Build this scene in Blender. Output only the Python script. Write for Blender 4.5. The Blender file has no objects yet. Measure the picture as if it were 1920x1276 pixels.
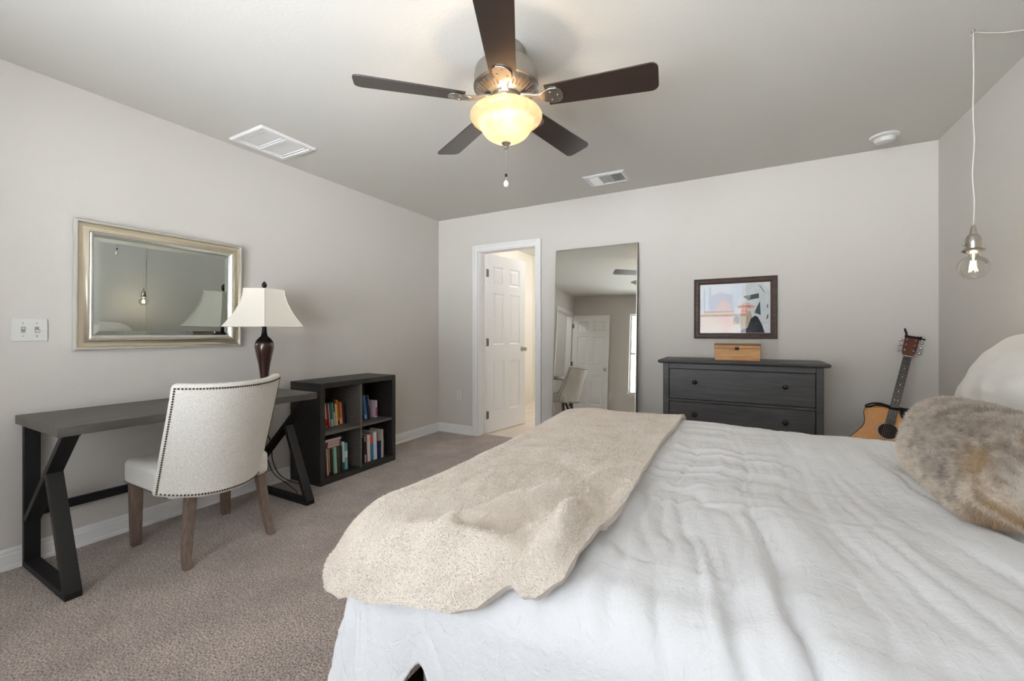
import bpy, bmesh, math, random
import numpy as np
from mathutils import Vector, Matrix, Euler
PI = math.pi
random.seed(7)
scene = bpy.context.scene
COL = scene.collection

# ------------------------------------------------------------------ camera
CAM_H = 1.134
cam_d = bpy.data.cameras.new('camera'); cam = bpy.data.objects.new('camera', cam_d); COL.objects.link(cam)
F_PX = 783.5
cam_d.sensor_fit = 'HORIZONTAL'; cam_d.sensor_width = 36.0
cam_d.lens = 36.0 * F_PX / 1920.0
cam_d.shift_y = -(638.0 - 624.5) / 1920.0
cam_d.clip_start = 0.05; cam_d.clip_end = 100
cam.location = (0, 0, CAM_H)
cam.rotation_euler = (PI / 2, 0, math.atan(430 / 783.5))
scene.camera = cam

# ------------------------------------------------------------------ room dimensions (metres)
LX, RX, BY, RY, H = -3.094, 1.168, 3.861, -0.76, 2.44

# ------------------------------------------------------------------ daylight + exposure
world = bpy.data.worlds.new('sky'); scene.world = world
world.use_nodes = True
wn = world.node_tree.nodes; wl = world.node_tree.links
bg = wn['Background']
# overcast sky dimmed above; lower half brightened as added ceiling fill, like bounced flash
tcw = wn.new('ShaderNodeTexCoord'); sx = wn.new('ShaderNodeSeparateXYZ'); rampw = wn.new('ShaderNodeValToRGB')
mrw = wn.new('ShaderNodeMapRange'); mrw.inputs[1].default_value = -1; mrw.inputs[2].default_value = 1
wl.new(tcw.outputs['Generated'], sx.inputs[0]); wl.new(sx.outputs['Z'], mrw.inputs[0]); wl.new(mrw.outputs[0], rampw.inputs[0]); wl.new(rampw.outputs[0], bg.inputs[0])
rampw.color_ramp.elements[0].position = 0.47; rampw.color_ramp.elements[0].color = (0.93, 0.97, 1.0, 1)
rampw.color_ramp.elements[1].position = 0.53; rampw.color_ramp.elements[1].color = (0.22, 0.235, 0.250, 1)
bg.inputs[1].default_value = 28.5
WINDOWS = [(-1.93, -1.33), (-0.95, 0.10)]     # x ranges in the rear wall; second window unseen, added to spread the light
WZ0, WZ1 = 0.50, 2.06
SILL = [0.50, 0.86]                                      # sill heights; the added second one raised to ease light on the bed
for i, (wa, wb) in enumerate(WINDOWS):
    ld = bpy.data.lights.new('daylight_portal', 'AREA'); ld.shape = 'RECTANGLE'
    ld.size = wb - wa; ld.size_y = WZ1 - SILL[i]; ld.energy = 1
    ld.cycles.is_portal = True
    lo = bpy.data.objects.new('daylight_portal', ld); COL.objects.link(lo)
    lo.location = ((wa + wb) / 2, RY - 0.13, (SILL[i] + WZ1) / 2)
    lo.rotation_euler = (PI / 2, 0, PI)      # faces +Y into the room
vs = scene.view_settings
vs.view_transform = 'Standard'; vs.look = 'None'; vs.gamma = 1.0; vs.exposure = 0.07
vs.use_curve_mapping = False
scene.cycles.max_bounces = 14
scene.cycles.diffuse_bounces = 8
scene.cycles.glossy_bounces = 6
scene.cycles.transmission_bounces = 10
scene.cycles.transparent_max_bounces = 12
scene.cycles.sample_clamp_indirect = 8
scene.cycles.use_denoising = True

# ------------------------------------------------------------------ helpers: objects
def wloc(o):
    v = Vector((0, 0, 0))
    while o is not None:
        v += o.location; o = o.parent
    return v

def tag(o, label=None, cat=None, group=None, kind=None):
    if label: o['label'] = label
    if cat: o['category'] = cat
    if group: o['group'] = group
    if kind: o['kind'] = kind
    return o

def thing(name, loc, label, cat, group=None, kind=None):
    o = bpy.data.objects.new(name, None); COL.objects.link(o)
    o.empty_display_size = 0.1
    o.location = loc
    return tag(o, label, cat, group, kind)

def obj(name, bm, mats, parent=None, smooth=False, bevel=0, label=None, cat=None, group=None, kind=None, subsurf=0, seg=2):
    """link a bmesh that was built in world coordinates as one object"""
    me = bpy.data.meshes.new(name)
    bm.normal_update()
    bm.to_mesh(me); bm.free()
    return link_mesh(name, me, mats, parent, smooth, bevel, label, cat, group, kind, subsurf, seg)

def link_mesh(name, me, mats, parent=None, smooth=False, bevel=0, label=None, cat=None, group=None, kind=None, subsurf=0, seg=2):
    o = bpy.data.objects.new(name, me); COL.objects.link(o)
    if not isinstance(mats, (list, tuple)): mats = [mats]
    for m in mats: me.materials.append(m)
    n = len(me.vertices)
    co = np.empty(n * 3, dtype=np.float32); me.vertices.foreach_get('co', co); co = co.reshape(-1, 3)
    if parent is not None:
        off = wloc(parent); o.parent = parent
    else:
        mn, mx = co.min(0), co.max(0)
        off = Vector(((mn[0] + mx[0]) / 2, (mn[1] + mx[1]) / 2, mn[2])); o.location = off
    co -= np.array(off, dtype=np.float32)
    me.vertices.foreach_set('co', co.ravel()); me.update()
    if smooth:
        me.polygons.foreach_set('use_smooth', [True] * len(me.polygons))
        if smooth is not True: me.set_sharp_from_angle(angle=math.radians(smooth))
    if bevel:
        b = o.modifiers.new('bevel', 'BEVEL'); b.width = bevel; b.segments = seg; b.limit_method = 'ANGLE'; b.angle_limit = math.radians(35)
        b.harden_normals = False
        if not smooth:
            me.polygons.foreach_set('use_smooth', [True] * len(me.polygons)); me.set_sharp_from_angle(angle=math.radians(30))
    if subsurf:
        s = o.modifiers.new('sub', 'SUBSURF'); s.levels = subsurf; s.render_levels = subsurf
    return tag(o, label, cat, group, kind)

def struct(name, bm, mats, **k):
    return obj(name, bm, mats, kind='structure', **k)

# ------------------------------------------------------------------ helpers: shapes
def BM(): return bmesh.new()

def box(bm, x0, x1, y0, y1, z0, z1, mi=0, M=None):
    vs_ = []
    for z in (z0, z1):
        for x, y in ((x0, y0), (x1, y0), (x1, y1), (x0, y1)):
            p = Vector((x, y, z))
            if M is not None: p = M @ p
            vs_.append(bm.verts.new(p))
    fs = [(0, 3, 2, 1), (4, 5, 6, 7), (0, 1, 5, 4), (1, 2, 6, 5), (2, 3, 7, 6), (3, 0, 4, 7)]
    for f in fs:
        fa = bm.faces.new([vs_[i] for i in f]); fa.material_index = mi
    return vs_

def lathe(bm, prof, seg=32, c=(0, 0, 0), M=None, mi=0, cap=True, fn=None):
    """prof: list of (r, z)"""
    rings = []
    for r, z in prof:
        ring = []
        for k in range(seg):
            a = 2 * PI * k / seg
            rr = fn(a, r, z) if fn else r
            p = Vector((c[0] + rr * math.cos(a), c[1] + rr * math.sin(a), c[2] + z))
            if M is not None: p = M @ p
            ring.append(bm.verts.new(p))
        rings.append(ring)
    for i in range(len(rings) - 1):
        for k in range(seg):
            k2 = (k + 1) % seg
            f = bm.faces.new((rings[i][k], rings[i][k2], rings[i + 1][k2], rings[i + 1][k])); f.material_index = mi
    if cap:
        f = bm.faces.new(list(reversed(rings[0]))); f.material_index = mi
        f = bm.faces.new(rings[-1]); f.material_index = mi
    return rings

def tube(bm, pts, r, seg=8, cap=True, mi=0):
    pts = [Vector(p) for p in pts]
    n = len(pts)
    rad = r if isinstance(r, (list, tuple)) else [r] * n
    rings = []
    t0 = (pts[1] - pts[0]).normalized()
    up = Vector((0, 0, 1)) if abs(t0.z) < 0.9 else Vector((1, 0, 0))
    nrm = t0.cross(up).normalized()
    for i in range(n):
        if i == 0: t = pts[1] - pts[0]
        elif i == n - 1: t = pts[-1] - pts[-2]
        else: t = (pts[i + 1] - pts[i]).normalized() + (pts[i] - pts[i - 1]).normalized()
        t.normalize()
        nrm = (nrm - t * nrm.dot(t)).normalized()
        b = t.cross(nrm)
        rings.append([bm.verts.new(pts[i] + (nrm * math.cos(2 * PI * k / seg) + b * math.sin(2 * PI * k / seg)) * rad[i]) for k in range(seg)])
    for i in range(n - 1):
        for k in range(seg):
            k2 = (k + 1) % seg
            f = bm.faces.new((rings[i][k], rings[i][k2], rings[i + 1][k2], rings[i + 1][k])); f.material_index = mi
    if cap:
        bm.faces.new(list(reversed(rings[0]))).material_index = mi; bm.faces.new(rings[-1]).material_index = mi

def spline(pts, n=8):
    """Catmull-Rom through points"""
    P = [Vector(p) for p in pts]; P = [P[0] * 2 - P[1]] + P + [P[-1] * 2 - P[-2]]
    out = []
    for i in range(1, len(P) - 2):
        for k in range(n):
            t = k / n
            a, b, c, d = P[i - 1], P[i], P[i + 1], P[i + 2]
            out.append(0.5 * ((2 * b) + (c - a) * t + (2 * a - 5 * b + 4 * c - d) * t * t + (3 * b - a - 3 * c + d) * t ** 3))
    out.append(P[-2]); return out

def prism(bm, poly, a0, a1, axis='y', mi=0, M=None):
    """extrude a 2-D polygon: axis y -> poly is (x,z); axis x -> (y,z); axis z -> (x,y)"""
    def P(p, a):
        v = {'y': (p[0], a, p[1]), 'x': (a, p[0], p[1]), 'z': (p[0], p[1], a)}[axis]
        v = Vector(v); return M @ v if M is not None else v
    A = [bm.verts.new(P(p, a0)) for p in poly]; B = [bm.verts.new(P(p, a1)) for p in poly]
    n = len(poly)
    for i in range(n):
        bm.faces.new((A[i], A[(i + 1) % n], B[(i + 1) % n], B[i])).material_index = mi
    bm.faces.new(list(reversed(A))).material_index = mi; bm.faces.new(B).material_index = mi
    bmesh.ops.recalc_face_normals(bm, faces=bm.faces[:])

def frame_loop(bm, a0, a1, b0, b1, prof, P, mi=0, closed=True):
    """mitred frame: prof = list of (inset from the outer edge, height off the wall); P(a,b,h)->Vector"""
    loops = []
    for ins, hh in prof:
        loops.append([bm.verts.new(P(a, b, hh)) for a, b in ((a0 + ins, b0 + ins), (a1 - ins, b0 + ins), (a1 - ins, b1 - ins), (a0 + ins, b1 - ins))])
    n = len(loops)
    for i in range(n if closed else n - 1):
        A, B = loops[i], loops[(i + 1) % n]
        for k in range(4):
            bm.faces.new((A[k], A[(k + 1) % 4], B[(k + 1) % 4], B[k])).material_index = mi
    bmesh.ops.recalc_face_normals(bm, faces=bm.faces[:])

def grid_mesh(name, X, Y, Z, flip=False):
    """X,Y,Z arrays (n,m) -> mesh"""
    n, m = X.shape
    co = np.stack([X, Y, Z], -1).reshape(-1, 3)
    idx = np.arange(n * m).reshape(n, m)
    q = np.stack([idx[:-1, :-1], idx[1:, :-1], idx[1:, 1:], idx[:-1, 1:]], -1).reshape(-1, 4)
    if flip: q = q[:, ::-1]
    me = bpy.data.meshes.new(name)
    me.from_pydata(co.tolist(), [], q.tolist())
    me.update(); return me

_rng = np.random.RandomState(11)
_tab = _rng.rand(256, 256)
def vnoise(x, y, seed=0):
    """smooth value noise in [-1,1]"""
    x = np.asarray(x, float) + seed * 17.31; y = np.asarray(y, float) + seed * 9.77
    xi = np.floor(x).astype(int); yi = np.floor(y).astype(int)
    fx = x - xi; fy = y - yi
    fx = fx * fx * fx * (fx * (fx * 6 - 15) + 10); fy = fy * fy * fy * (fy * (fy * 6 - 15) + 10)
    T = lambda a, b: _tab[a % 256, b % 256]
    v = (T(xi, yi) * (1 - fx) + T(xi + 1, yi) * fx) * (1 - fy) + (T(xi, yi + 1) * (1 - fx) + T(xi + 1, yi + 1) * fx) * fy
    return v * 2 - 1
def sstep(a, b, x):
    t = np.clip((x - a) / (b - a), 0, 1); return t * t * (3 - 2 * t)

# ------------------------------------------------------------------ materials
def s2l(c):
    return tuple(((v / 255) / 12.92 if v / 255 <= 0.04045 else ((v / 255 + 0.055) / 1.055) ** 2.4) for v in c) + (1,)

def mat(name, rgb, rough=0.6, metal=0.0, spec=0.5, bump=None, vary=None, sheen=0.0, coat=0.0, emit=None):
    """bump=(scale, strength, distance[, stretch xyz]); vary=(rgb2, scale, stretch)"""
    m = bpy.data.materials.new(name); m.use_nodes = True
    nt = m.node_tree; N = nt.nodes; L = nt.links
    b = N['Principled BSDF']
    b.inputs['Base Color'].default_value = s2l(rgb)
    b.inputs['Roughness'].default_value = rough; b.inputs['Metallic'].default_value = metal
    b.inputs['Specular IOR Level'].default_value = spec
    if sheen: b.inputs['Sheen Weight'].default_value = sheen; b.inputs['Sheen Roughness'].default_value = 0.5
    if coat: b.inputs['Coat Weight'].default_value = coat; b.inputs['Coat Roughness'].default_value = 0.28
    if emit: b.inputs['Emission Color'].default_value = emit[0]; b.inputs['Emission Strength'].default_value = emit[1]
    tc = N.new('ShaderNodeTexCoord')
    def noise(scale, stretch=(1, 1, 1), detail=4, rough_=0.55):
        mp = N.new('ShaderNodeMapping'); mp.inputs['Scale'].default_value = stretch
        L.new(tc.outputs['Object'], mp.inputs['Vector'])
        nz = N.new('ShaderNodeTexNoise'); nz.inputs['Scale'].default_value = scale; nz.inputs['Detail'].default_value = detail
        nz.inputs['Roughness'].default_value = rough_
        L.new(mp.outputs[0], nz.inputs['Vector']); return nz
    if vary:
        nz = noise(vary[1], vary[2] if len(vary) > 2 else (1, 1, 1), 5)
        mr = N.new('ShaderNodeMapRange'); mr.inputs[1].default_value = 0.35; mr.inputs[2].default_value = 0.65
        L.new(nz.outputs['Fac'], mr.inputs[0])
        mx = N.new('ShaderNodeMix'); mx.data_type = 'RGBA'
        mx.inputs[6].default_value = s2l(rgb); mx.inputs[7].default_value = s2l(vary[0])
        L.new(mr.outputs[0], mx.inputs[0]); L.new(mx.outputs[2], b.inputs['Base Color'])
    if bump:
        nz = noise(bump[0], bump[3] if len(bump) > 3 else (1, 1, 1))
        bp = N.new('ShaderNodeBump'); bp.inputs['Strength'].default_value = bump[1]; bp.inputs['Distance'].default_value = bump[2]
        L.new(nz.outputs['Fac'], bp.inputs['Height']); L.new(bp.outputs[0], b.inputs['Normal'])
    return m

M = {}
M['wall'] = mat('greige_wall_paint', (217, 213, 208), 0.9, spec=0.2, bump=(90, 0.35, 0.0015))
M['ceiling'] = mat('textured_ceiling_paint', (220, 218, 213), 0.95, spec=0.1, bump=(60, 0.35, 0.0022))
M['trim'] = mat('white_trim_paint', (243, 243, 243), 0.4)
M['door'] = mat('white_door_paint', (244, 244, 244), 0.45, bump=(40, 0.08, 0.001, (8, 8, 1)))
M['plastic'] = mat('white_plastic', (226, 226, 222), 0.35)
M['plastic_dark'] = mat('dark_gap', (60, 58, 54), 0.6)
M['nickel'] = mat('brushed_nickel', (188, 184, 176), 0.3, 1.0, bump=(120, 0.1, 0.0005, (1, 1, 12)))
M['bronze_hinge'] = mat('dull_metal_hinge', (120, 116, 110), 0.45, 0.9)
M['black_metal'] = mat('black_powder_metal', (13, 13, 14), 0.55, 0.0, bump=(300, 0.1, 0.0005))
M['hallwall'] = mat('hall_wall_paint', (242, 238, 230), 0.9, spec=0.2)
M['hallfloor'] = mat('hall_tile', (224, 212, 198), 0.4, vary=((212, 198, 184), 4))
M['black_wood'] = mat('black_brown_wood', (34, 32, 30), 0.5, bump=(30, 0.15, 0.001, (1, 8, 8)), vary=((44, 41, 38), 12, (6, 1, 1)))
M['desk_wood'] = mat('grey_oak_veneer', (92, 88, 84), 0.45, bump=(40, 0.2, 0.001, (6, 1, 6)), vary=((72, 68, 64), 9, (8, .7, 4)))
M['dresser'] = mat('dark_grey_stain', (76, 75, 76), 0.45, bump=(35, 0.15, 0.001, (1, 6, 8)), vary=((62, 61, 62), 6, (1, 5, 9)))
M['dresser_knob'] = mat('black_knob', (26, 25, 25), 0.3)
M['linen'] = mat('cream_linen', (248, 246, 240), 0.95, spec=0.15, sheen=0.2, bump=(420, 0.9, 0.0016), vary=((222, 218, 209), 200))
M['chair_leg'] = mat('weathered_oak', (128, 110, 98), 0.6, bump=(60, 0.3, 0.001, (8, 8, 1)), vary=((104, 88, 78), 14, (7, 7, 1)))
M['nail'] = mat('antique_nailhead', (84, 74, 60), 0.4, 0.7)
M['seam'] = mat('dark_welt', (120, 112, 98), 0.9)
M['champagne'] = mat('champagne_frame', (224, 216, 196), 0.24, 0.85)
M['silver_leaf'] = mat('silver_leaf', (236, 235, 230), 0.22, 0.7)
M['mirror'] = mat('mirror_glass', (205, 212, 208), 0.0, 1.0)
M['mirror2'] = mat('tall_mirror_glass', (226, 226, 220), 0.0, 1.0)
M['frame_dark'] = mat('dark_brown_frame', (58, 44, 40), 0.4, bump=(30, 0.3, 0.001, (1, 1, 8)), vary=((86, 68, 60), 12, (1, 6, 6)))
M['mirror_edge'] = mat('dark_mirror_side', (88, 84, 76), 0.5)
M['shade'] = mat('cream_lamp_shade', (232, 226, 214), 0.9, sheen=0.2, bump=(300, 0.3, 0.0006))
M['lamp_wood'] = mat('reddish_brown_lacquer', (58, 24, 14), 0.18, coat=0.6, vary=((30, 12, 8), 14, (1, 1, .3)))
M['lamp_black'] = mat('bronze_black', (26, 20, 18), 0.3, 0.4)
M['blade'] = mat('dark_walnut_blade', (40, 27, 22), 0.36, spec=1.0, coat=.35, bump=(30, 0.1, 0.0005))
M['box_wood'] = mat('honey_pine', (205, 158, 100), 0.5, vary=((176, 122, 70), 6, (1, 4, 10)), bump=(40, 0.15, 0.001, (1, 5, 8)))
M['guitar_top'] = mat('spruce_top', (226, 158, 66), 0.25, coat=0.5, vary=((212, 140, 52), 30, (12, 1, 1)))
M['guitar_side'] = mat('mahogany', (96, 44, 26), 0.3, coat=0.4, vary=((70, 30, 18), 20, (4, 1, 1)))
M['ebony'] = mat('ebony', (28, 25, 24), 0.35)
M['pearl'] = mat('pearl_inlay', (214, 212, 204), 0.2)
M['steel'] = mat('string_steel', (190, 190, 190), 0.25, 1.0)
M['cord'] = mat('clear_white_cord', (218, 214, 204), 0.35)
M['cable'] = mat('black_cable', (18, 18, 18), 0.5)
M['pages'] = mat('book_pages', (222, 214, 196), 0.9)
M['rail'] = mat('dark_bed_wood', (46, 36, 30), 0.5)
M['bedleg'] = mat('grey_fabric_box', (168, 162, 156), 0.9, bump=(200, 0.3, 0.0006))
M['mattress'] = mat('mattress_ticking', (226, 224, 220), 0.9)
M['pillow'] = mat('white_cotton_sham', (222, 219, 214), 0.9, sheen=0.15, bump=(160, 0.25, 0.001))

def glass_mat(name, tint=(1, 1, 1, 1), refl=0.08):
    m = bpy.data.materials.new(name); m.use_nodes = True
    nt = m.node_tree; N = nt.nodes; L = nt.links
    for n in list(N): N.remove(n)
    o = N.new('ShaderNodeOutputMaterial'); t = N.new('ShaderNodeBsdfTransparent'); t.inputs[0].default_value = tint
    g = N.new('ShaderNodeBsdfGlossy'); g.inputs['Roughness'].default_value = 0.0
    lw = N.new('ShaderNodeLayerWeight'); lw.inputs[0].default_value = 0.25
    mu = N.new('ShaderNodeMath'); mu.operation = 'MULTIPLY'; mu.inputs[1].default_value = 0.6
    ad = N.new('ShaderNodeMath'); ad.operation = 'ADD'; ad.inputs[1].default_value = refl
    mx = N.new('ShaderNodeMixShader')
    L.new(lw.outputs['Fresnel'], mu.inputs[0]); L.new(mu.outputs[0], ad.inputs[0]); L.new(ad.outputs[0], mx.inputs[0])
    L.new(t.outputs[0], mx.inputs[1]); L.new(g.outputs[0], mx.inputs[2]); L.new(mx.outputs[0], o.inputs[0])
    return m
M['pane'] = glass_mat('window_glass', refl=0.0)
M['bulb_glass'] = glass_mat('bulb_glass', (0.98, 0.97, 0.94, 1), 0.01)
M['picture_glass'] = glass_mat('picture_glass', refl=0.0)

def carpet_mat():
    m = mat('taupe_carpet', (150, 135, 127), 1.0, spec=0.05, sheen=0.3)
    nt = m.node_tree; N = nt.nodes; L = nt.links; b = N['Principled BSDF']; tc = N['Texture Coordinate']
    def nz(scale, det):
        n = N.new('ShaderNodeTexNoise'); n.inputs['Scale'].default_value = scale; n.inputs['Detail'].default_value = det
        L.new(tc.outputs['Object'], n.inputs['Vector']); return n
    n1, n2, n3 = nz(150, 3), nz(5, 4), nz(45, 3)
    r = N.new('ShaderNodeValToRGB'); r.color_ramp.elements[0].position = 0.36; r.color_ramp.elements[0].color = s2l((116, 105, 98))
    r.color_ramp.elements[1].position = 0.64; r.color_ramp.elements[1].color = s2l((204, 189, 180))
    L.new(n1.outputs['Fac'], r.inputs[0])
    r2 = N.new('ShaderNodeValToRGB'); r2.color_ramp.elements[0].position = 0.38; r2.color_ramp.elements[0].color = (0.76, 0.75, 0.75, 1)
    r2.color_ramp.elements[1].position = 0.62; r2.color_ramp.elements[1].color = (1.05, 1.04, 1.03, 1)
    ad = N.new('ShaderNodeMath'); ad.operation = 'MULTIPLY_ADD'; ad.inputs[1].default_value = 0.6
    L.new(n2.outputs['Fac'], ad.inputs[0]);
    m3 = N.new('ShaderNodeMath'); m3.operation = 'MULTIPLY'; m3.inputs[1].default_value = 0.4; L.new(n3.outputs['Fac'], m3.inputs[0]); L.new(m3.outputs[0], ad.inputs[2])
    L.new(ad.outputs[0], r2.inputs[0])
    mx = N.new('ShaderNodeMix'); mx.data_type = 'RGBA'; mx.blend_type = 'MULTIPLY'; mx.inputs[0].default_value = 1
    L.new(r.outputs[0], mx.inputs[6]); L.new(r2.outputs[0], mx.inputs[7]); L.new(mx.outputs[2], b.inputs['Base Color'])
    bp = N.new('ShaderNodeBump'); bp.inputs['Strength'].default_value = 0.65; bp.inputs['Distance'].default_value = 0.0055
    L.new(n1.outputs['Fac'], bp.inputs['Height']); L.new(bp.outputs[0], b.inputs['Normal'])
    return m
M['carpet'] = carpet_mat()

def gauze_mat():
    m = mat('white_gauze_cotton', (232, 233, 235), 0.95, spec=0.1, sheen=0.1)
    nt = m.node_tree; N = nt.nodes; L = nt.links; b = N['Principled BSDF']; tc = N['Texture Coordinate']
    outs = []
    for st, sc, w in (((1, .35, 1), 38, 1.0), ((.3, 1, .6), 30, .6), ((1, 1, 1), 200, .25)):
        mp = N.new('ShaderNodeMapping'); mp.inputs['Scale'].default_value = st; L.new(tc.outputs['Object'], mp.inputs['Vector'])
        n = N.new('ShaderNodeTexNoise'); n.inputs['Scale'].default_value = sc; n.inputs['Detail'].default_value = 4; n.inputs['Distortion'].default_value = 0.8
        L.new(mp.outputs[0], n.inputs['Vector'])
        mu = N.new('ShaderNodeMath'); mu.operation = 'MULTIPLY'; mu.inputs[1].default_value = w; L.new(n.outputs['Fac'], mu.inputs[0]); outs.append(mu)
    a1 = N.new('ShaderNodeMath'); L.new(outs[0].outputs[0], a1.inputs[0]); L.new(outs[1].outputs[0], a1.inputs[1])
    a2 = N.new('ShaderNodeMath'); L.new(a1.outputs[0], a2.inputs[0]); L.new(outs[2].outputs[0], a2.inputs[1])
    bp = N.new('ShaderNodeBump'); bp.inputs['Strength'].default_value = 0.65; bp.inputs['Distance'].default_value = 0.0055
    L.new(a2.outputs[0], bp.inputs['Height']); L.new(bp.outputs[0], b.inputs['Normal'])
    return m
M['gauze'] = gauze_mat()

def sherpa_mat():
    m = mat('beige_sherpa_fleece', (226, 217, 206), 1.0, spec=0.05, sheen=0.5, vary=((214, 204, 192), 14))
    nt = m.node_tree; N = nt.nodes; L = nt.links; b = N['Principled BSDF']; tc = N['Texture Coordinate']
    n = N.new('ShaderNodeTexNoise'); n.inputs['Scale'].default_value = 130; n.inputs['Detail'].default_value = 4; n.inputs['Roughness'].default_value = .65
    L.new(tc.outputs['Object'], n.inputs['Vector'])
    n2 = N.new('ShaderNodeTexNoise'); n2.inputs['Scale'].default_value = 22; n2.inputs['Detail'].default_value = 2
    L.new(tc.outputs['Object'], n2.inputs['Vector'])
    ad = N.new('ShaderNodeMath'); ad.operation = 'MULTIPLY_ADD'; ad.inputs[1].default_value = 1.5; L.new(n2.outputs['Fac'], ad.inputs[0]); L.new(n.outputs['Fac'], ad.inputs[2])
    bp = N.new('ShaderNodeBump'); bp.inputs['Strength'].default_value = 0.75; bp.inputs['Distance'].default_value = 0.006
    L.new(ad.outputs[0], bp.inputs['Height']); L.new(bp.outputs[0], b.inputs['Normal'])
    return m
M['sherpa'] = sherpa_mat()
# ================================================================== THE SETTING
T = 0.12
D1 = (-2.552, -1.838, 2.04)        # far doorway: x range, height
D2 = (-0.640, 0.170, 2.04)         # entry doorway in the left wall: y range, height
bm = BM(); box(bm, LX - 1.5, RX + T, RY - T - 0.02, BY + T, -0.1, 0); struct('floor', bm, M['carpet'])
bm = BM(); box(bm, LX - 1.5, RX + T, RY - T, BY + 2.6, H, H + 0.1); struct('ceiling', bm, M['ceiling'])
bm = BM()
box(bm, LX - T, LX, RY - T, D2[0], 0, H); box(bm, LX - T, LX, D2[1], BY + T, 0, H); box(bm, LX - T, LX, D2[0], D2[1], D2[2], H)
struct('wall_left', bm, M['wall'])
bm = BM()
box(bm, LX, D1[0], BY, BY + T, 0, H); box(bm, D1[1], RX + T, BY, BY + T, 0, H); box(bm, D1[0], D1[1], BY, BY + T, D1[2], H)
struct('wall_back', bm, M['wall'])
bm = BM(); box(bm, RX, RX + T, RY - T, BY, 0, H); struct('wall_right', bm, M['wall'])
bm = BM()
xs = [LX] + [v for w in WINDOWS for v in w] + [RX]
for i in range(0, len(xs), 2): box(bm, xs[i], xs[i + 1], RY - T, RY, 0, H)
for (wa, wb), WZ0 in zip(WINDOWS, SILL): box(bm, wa, wb, RY - T, RY, 0, WZ0); box(bm, wa, wb, RY - T, RY, WZ1, H)
struct('wall_rear', bm, M['wall'])

# windows of the rear wall, the second one added for light
for i, (wa, wb) in enumerate(WINDOWS):
    WZ0 = SILL[i]
    w = thing('window_%d' % (i + 1), ((wa + wb) / 2, RY - 0.06, WZ0), None, None, kind='structure')
    bm = BM()
    frame_loop(bm, wa, wb, WZ0, WZ1, [(0, 0), (0, .05), (.03, .05), (.03, 0)], lambda a, b, h: Vector((a, RY - 0.11 + h, b)))
    box(bm, wa + .03, wb - .03, RY - .10, RY - .065, (WZ0 + WZ1) / 2 - .02, (WZ0 + WZ1) / 2 + .02)
    obj('window_frame', bm, M['trim'], w)
    bm = BM(); box(bm, wa - .04, wb + .04, RY - .06, RY + .035, WZ0 - .02, WZ0); box(bm, wa - .02, wb + .02, RY, RY + .012, WZ0 - .075, WZ0 - .02)
    obj('window_sill', bm, M['trim'], w, bevel=.003)
    bm = BM(); box(bm, wa + .031, wb - .031, RY - .088, RY - .084, WZ0 + .031, (WZ0 + WZ1) / 2 - .021); box(bm, wa + .031, wb - .031, RY - .088, RY - .084, (WZ0 + WZ1) / 2 + .021, WZ1 - .031)
    obj('pane', bm, M['pane'], w)

# baseboards: profile (off wall, height)
BP = [(0, 0), (.020, 0), (.020, .014), (.014, .022), (.0135, .070), (.009, .076), (.009, .086), (.004, .098), (0, .100)]
def baseboard(name, segs):
    bm = BM()
    for axis, wallpos, sgn, a0, a1 in segs:
        if axis == 'y': prism(bm, [(a0v, z) for a0v, z in [(wallpos + sgn * d, z) for d, z in BP]], a0, a1, 'y')
        else: prism(bm, [(wallpos + sgn * d, z) for d, z in BP], a0, a1, 'x')
    struct(name, bm, M['trim'])
CAS = 0.058
baseboard('baseboard_left', [('y', LX, 1, D2[1] + CAS, BY), ('y', LX, 1, RY, D2[0] - CAS)])
baseboard('baseboard_back', [('x', BY, -1, LX, D1[0] - CAS), ('x', BY, -1, D1[1] + CAS, RX)])
baseboard('baseboard_right', [('y', RX, -1, RY, BY)])
baseboard('baseboard_rear', [('x', RY, 1, LX, RX)])

def casing(name, a0, a1, top, P, depth):
    """door casing + jamb lining. P(a, z, h): h off the room-side wall face (negative goes into the wall)"""
    bm = BM()
    def bx(a, b, z0, z1, h0, h1):
        vs_ = [bm.verts.new(P(x, z, h)) for h in (h0, h1) for x, z in ((a, z0), (b, z0), (b, z1), (a, z1))]
        for f in [(0, 3, 2, 1), (4, 5, 6, 7), (0, 1, 5, 4), (1, 2, 6, 5), (2, 3, 7, 6), (3, 0, 4, 7)]: bm.faces.new([vs_[i] for i in f])
    for side in (0, 1):
        h0, h1 = (0.0005, .016) if side == 0 else (-depth - .016, -depth - .0005)
        hm = .010 if side == 0 else -depth - .010
        for lo, hi, inn in ((a0 - CAS, a0 + .002, 1), (a1 - .002, a1 + CAS, 0)):
            bx(lo, hi, 0, top + CAS, h0, hm)
            e = (lo, lo + .022) if inn else (hi - .022, hi)
            bx(e[0], e[1], 0, top + CAS, h0, h1)
        bx(a0 + .002, a1 - .002, top - .002, top + CAS, h0, hm)
        bx(a0, a1, top + CAS - .022, top + CAS, h0, h1)
    j = .014
    bx(a0, a0 + j, 0, top, -depth, 0); bx(a1 - j, a1, 0, top, -depth, 0); bx(a0 + j, a1 - j, top - j, top, -depth, 0)
    bmesh.ops.recalc_face_normals(bm, faces=bm.faces[:])
    return struct(name, bm, M['trim'], bevel=.0025)
casing('trim_1', D1[0], D1[1], D1[2], lambda a, z, h: Vector((a, BY - h, z)), T)
casing('trim_2', D2[0], D2[1], D2[2], lambda a, z, h: Vector((LX + h, a, z)), T)

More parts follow.
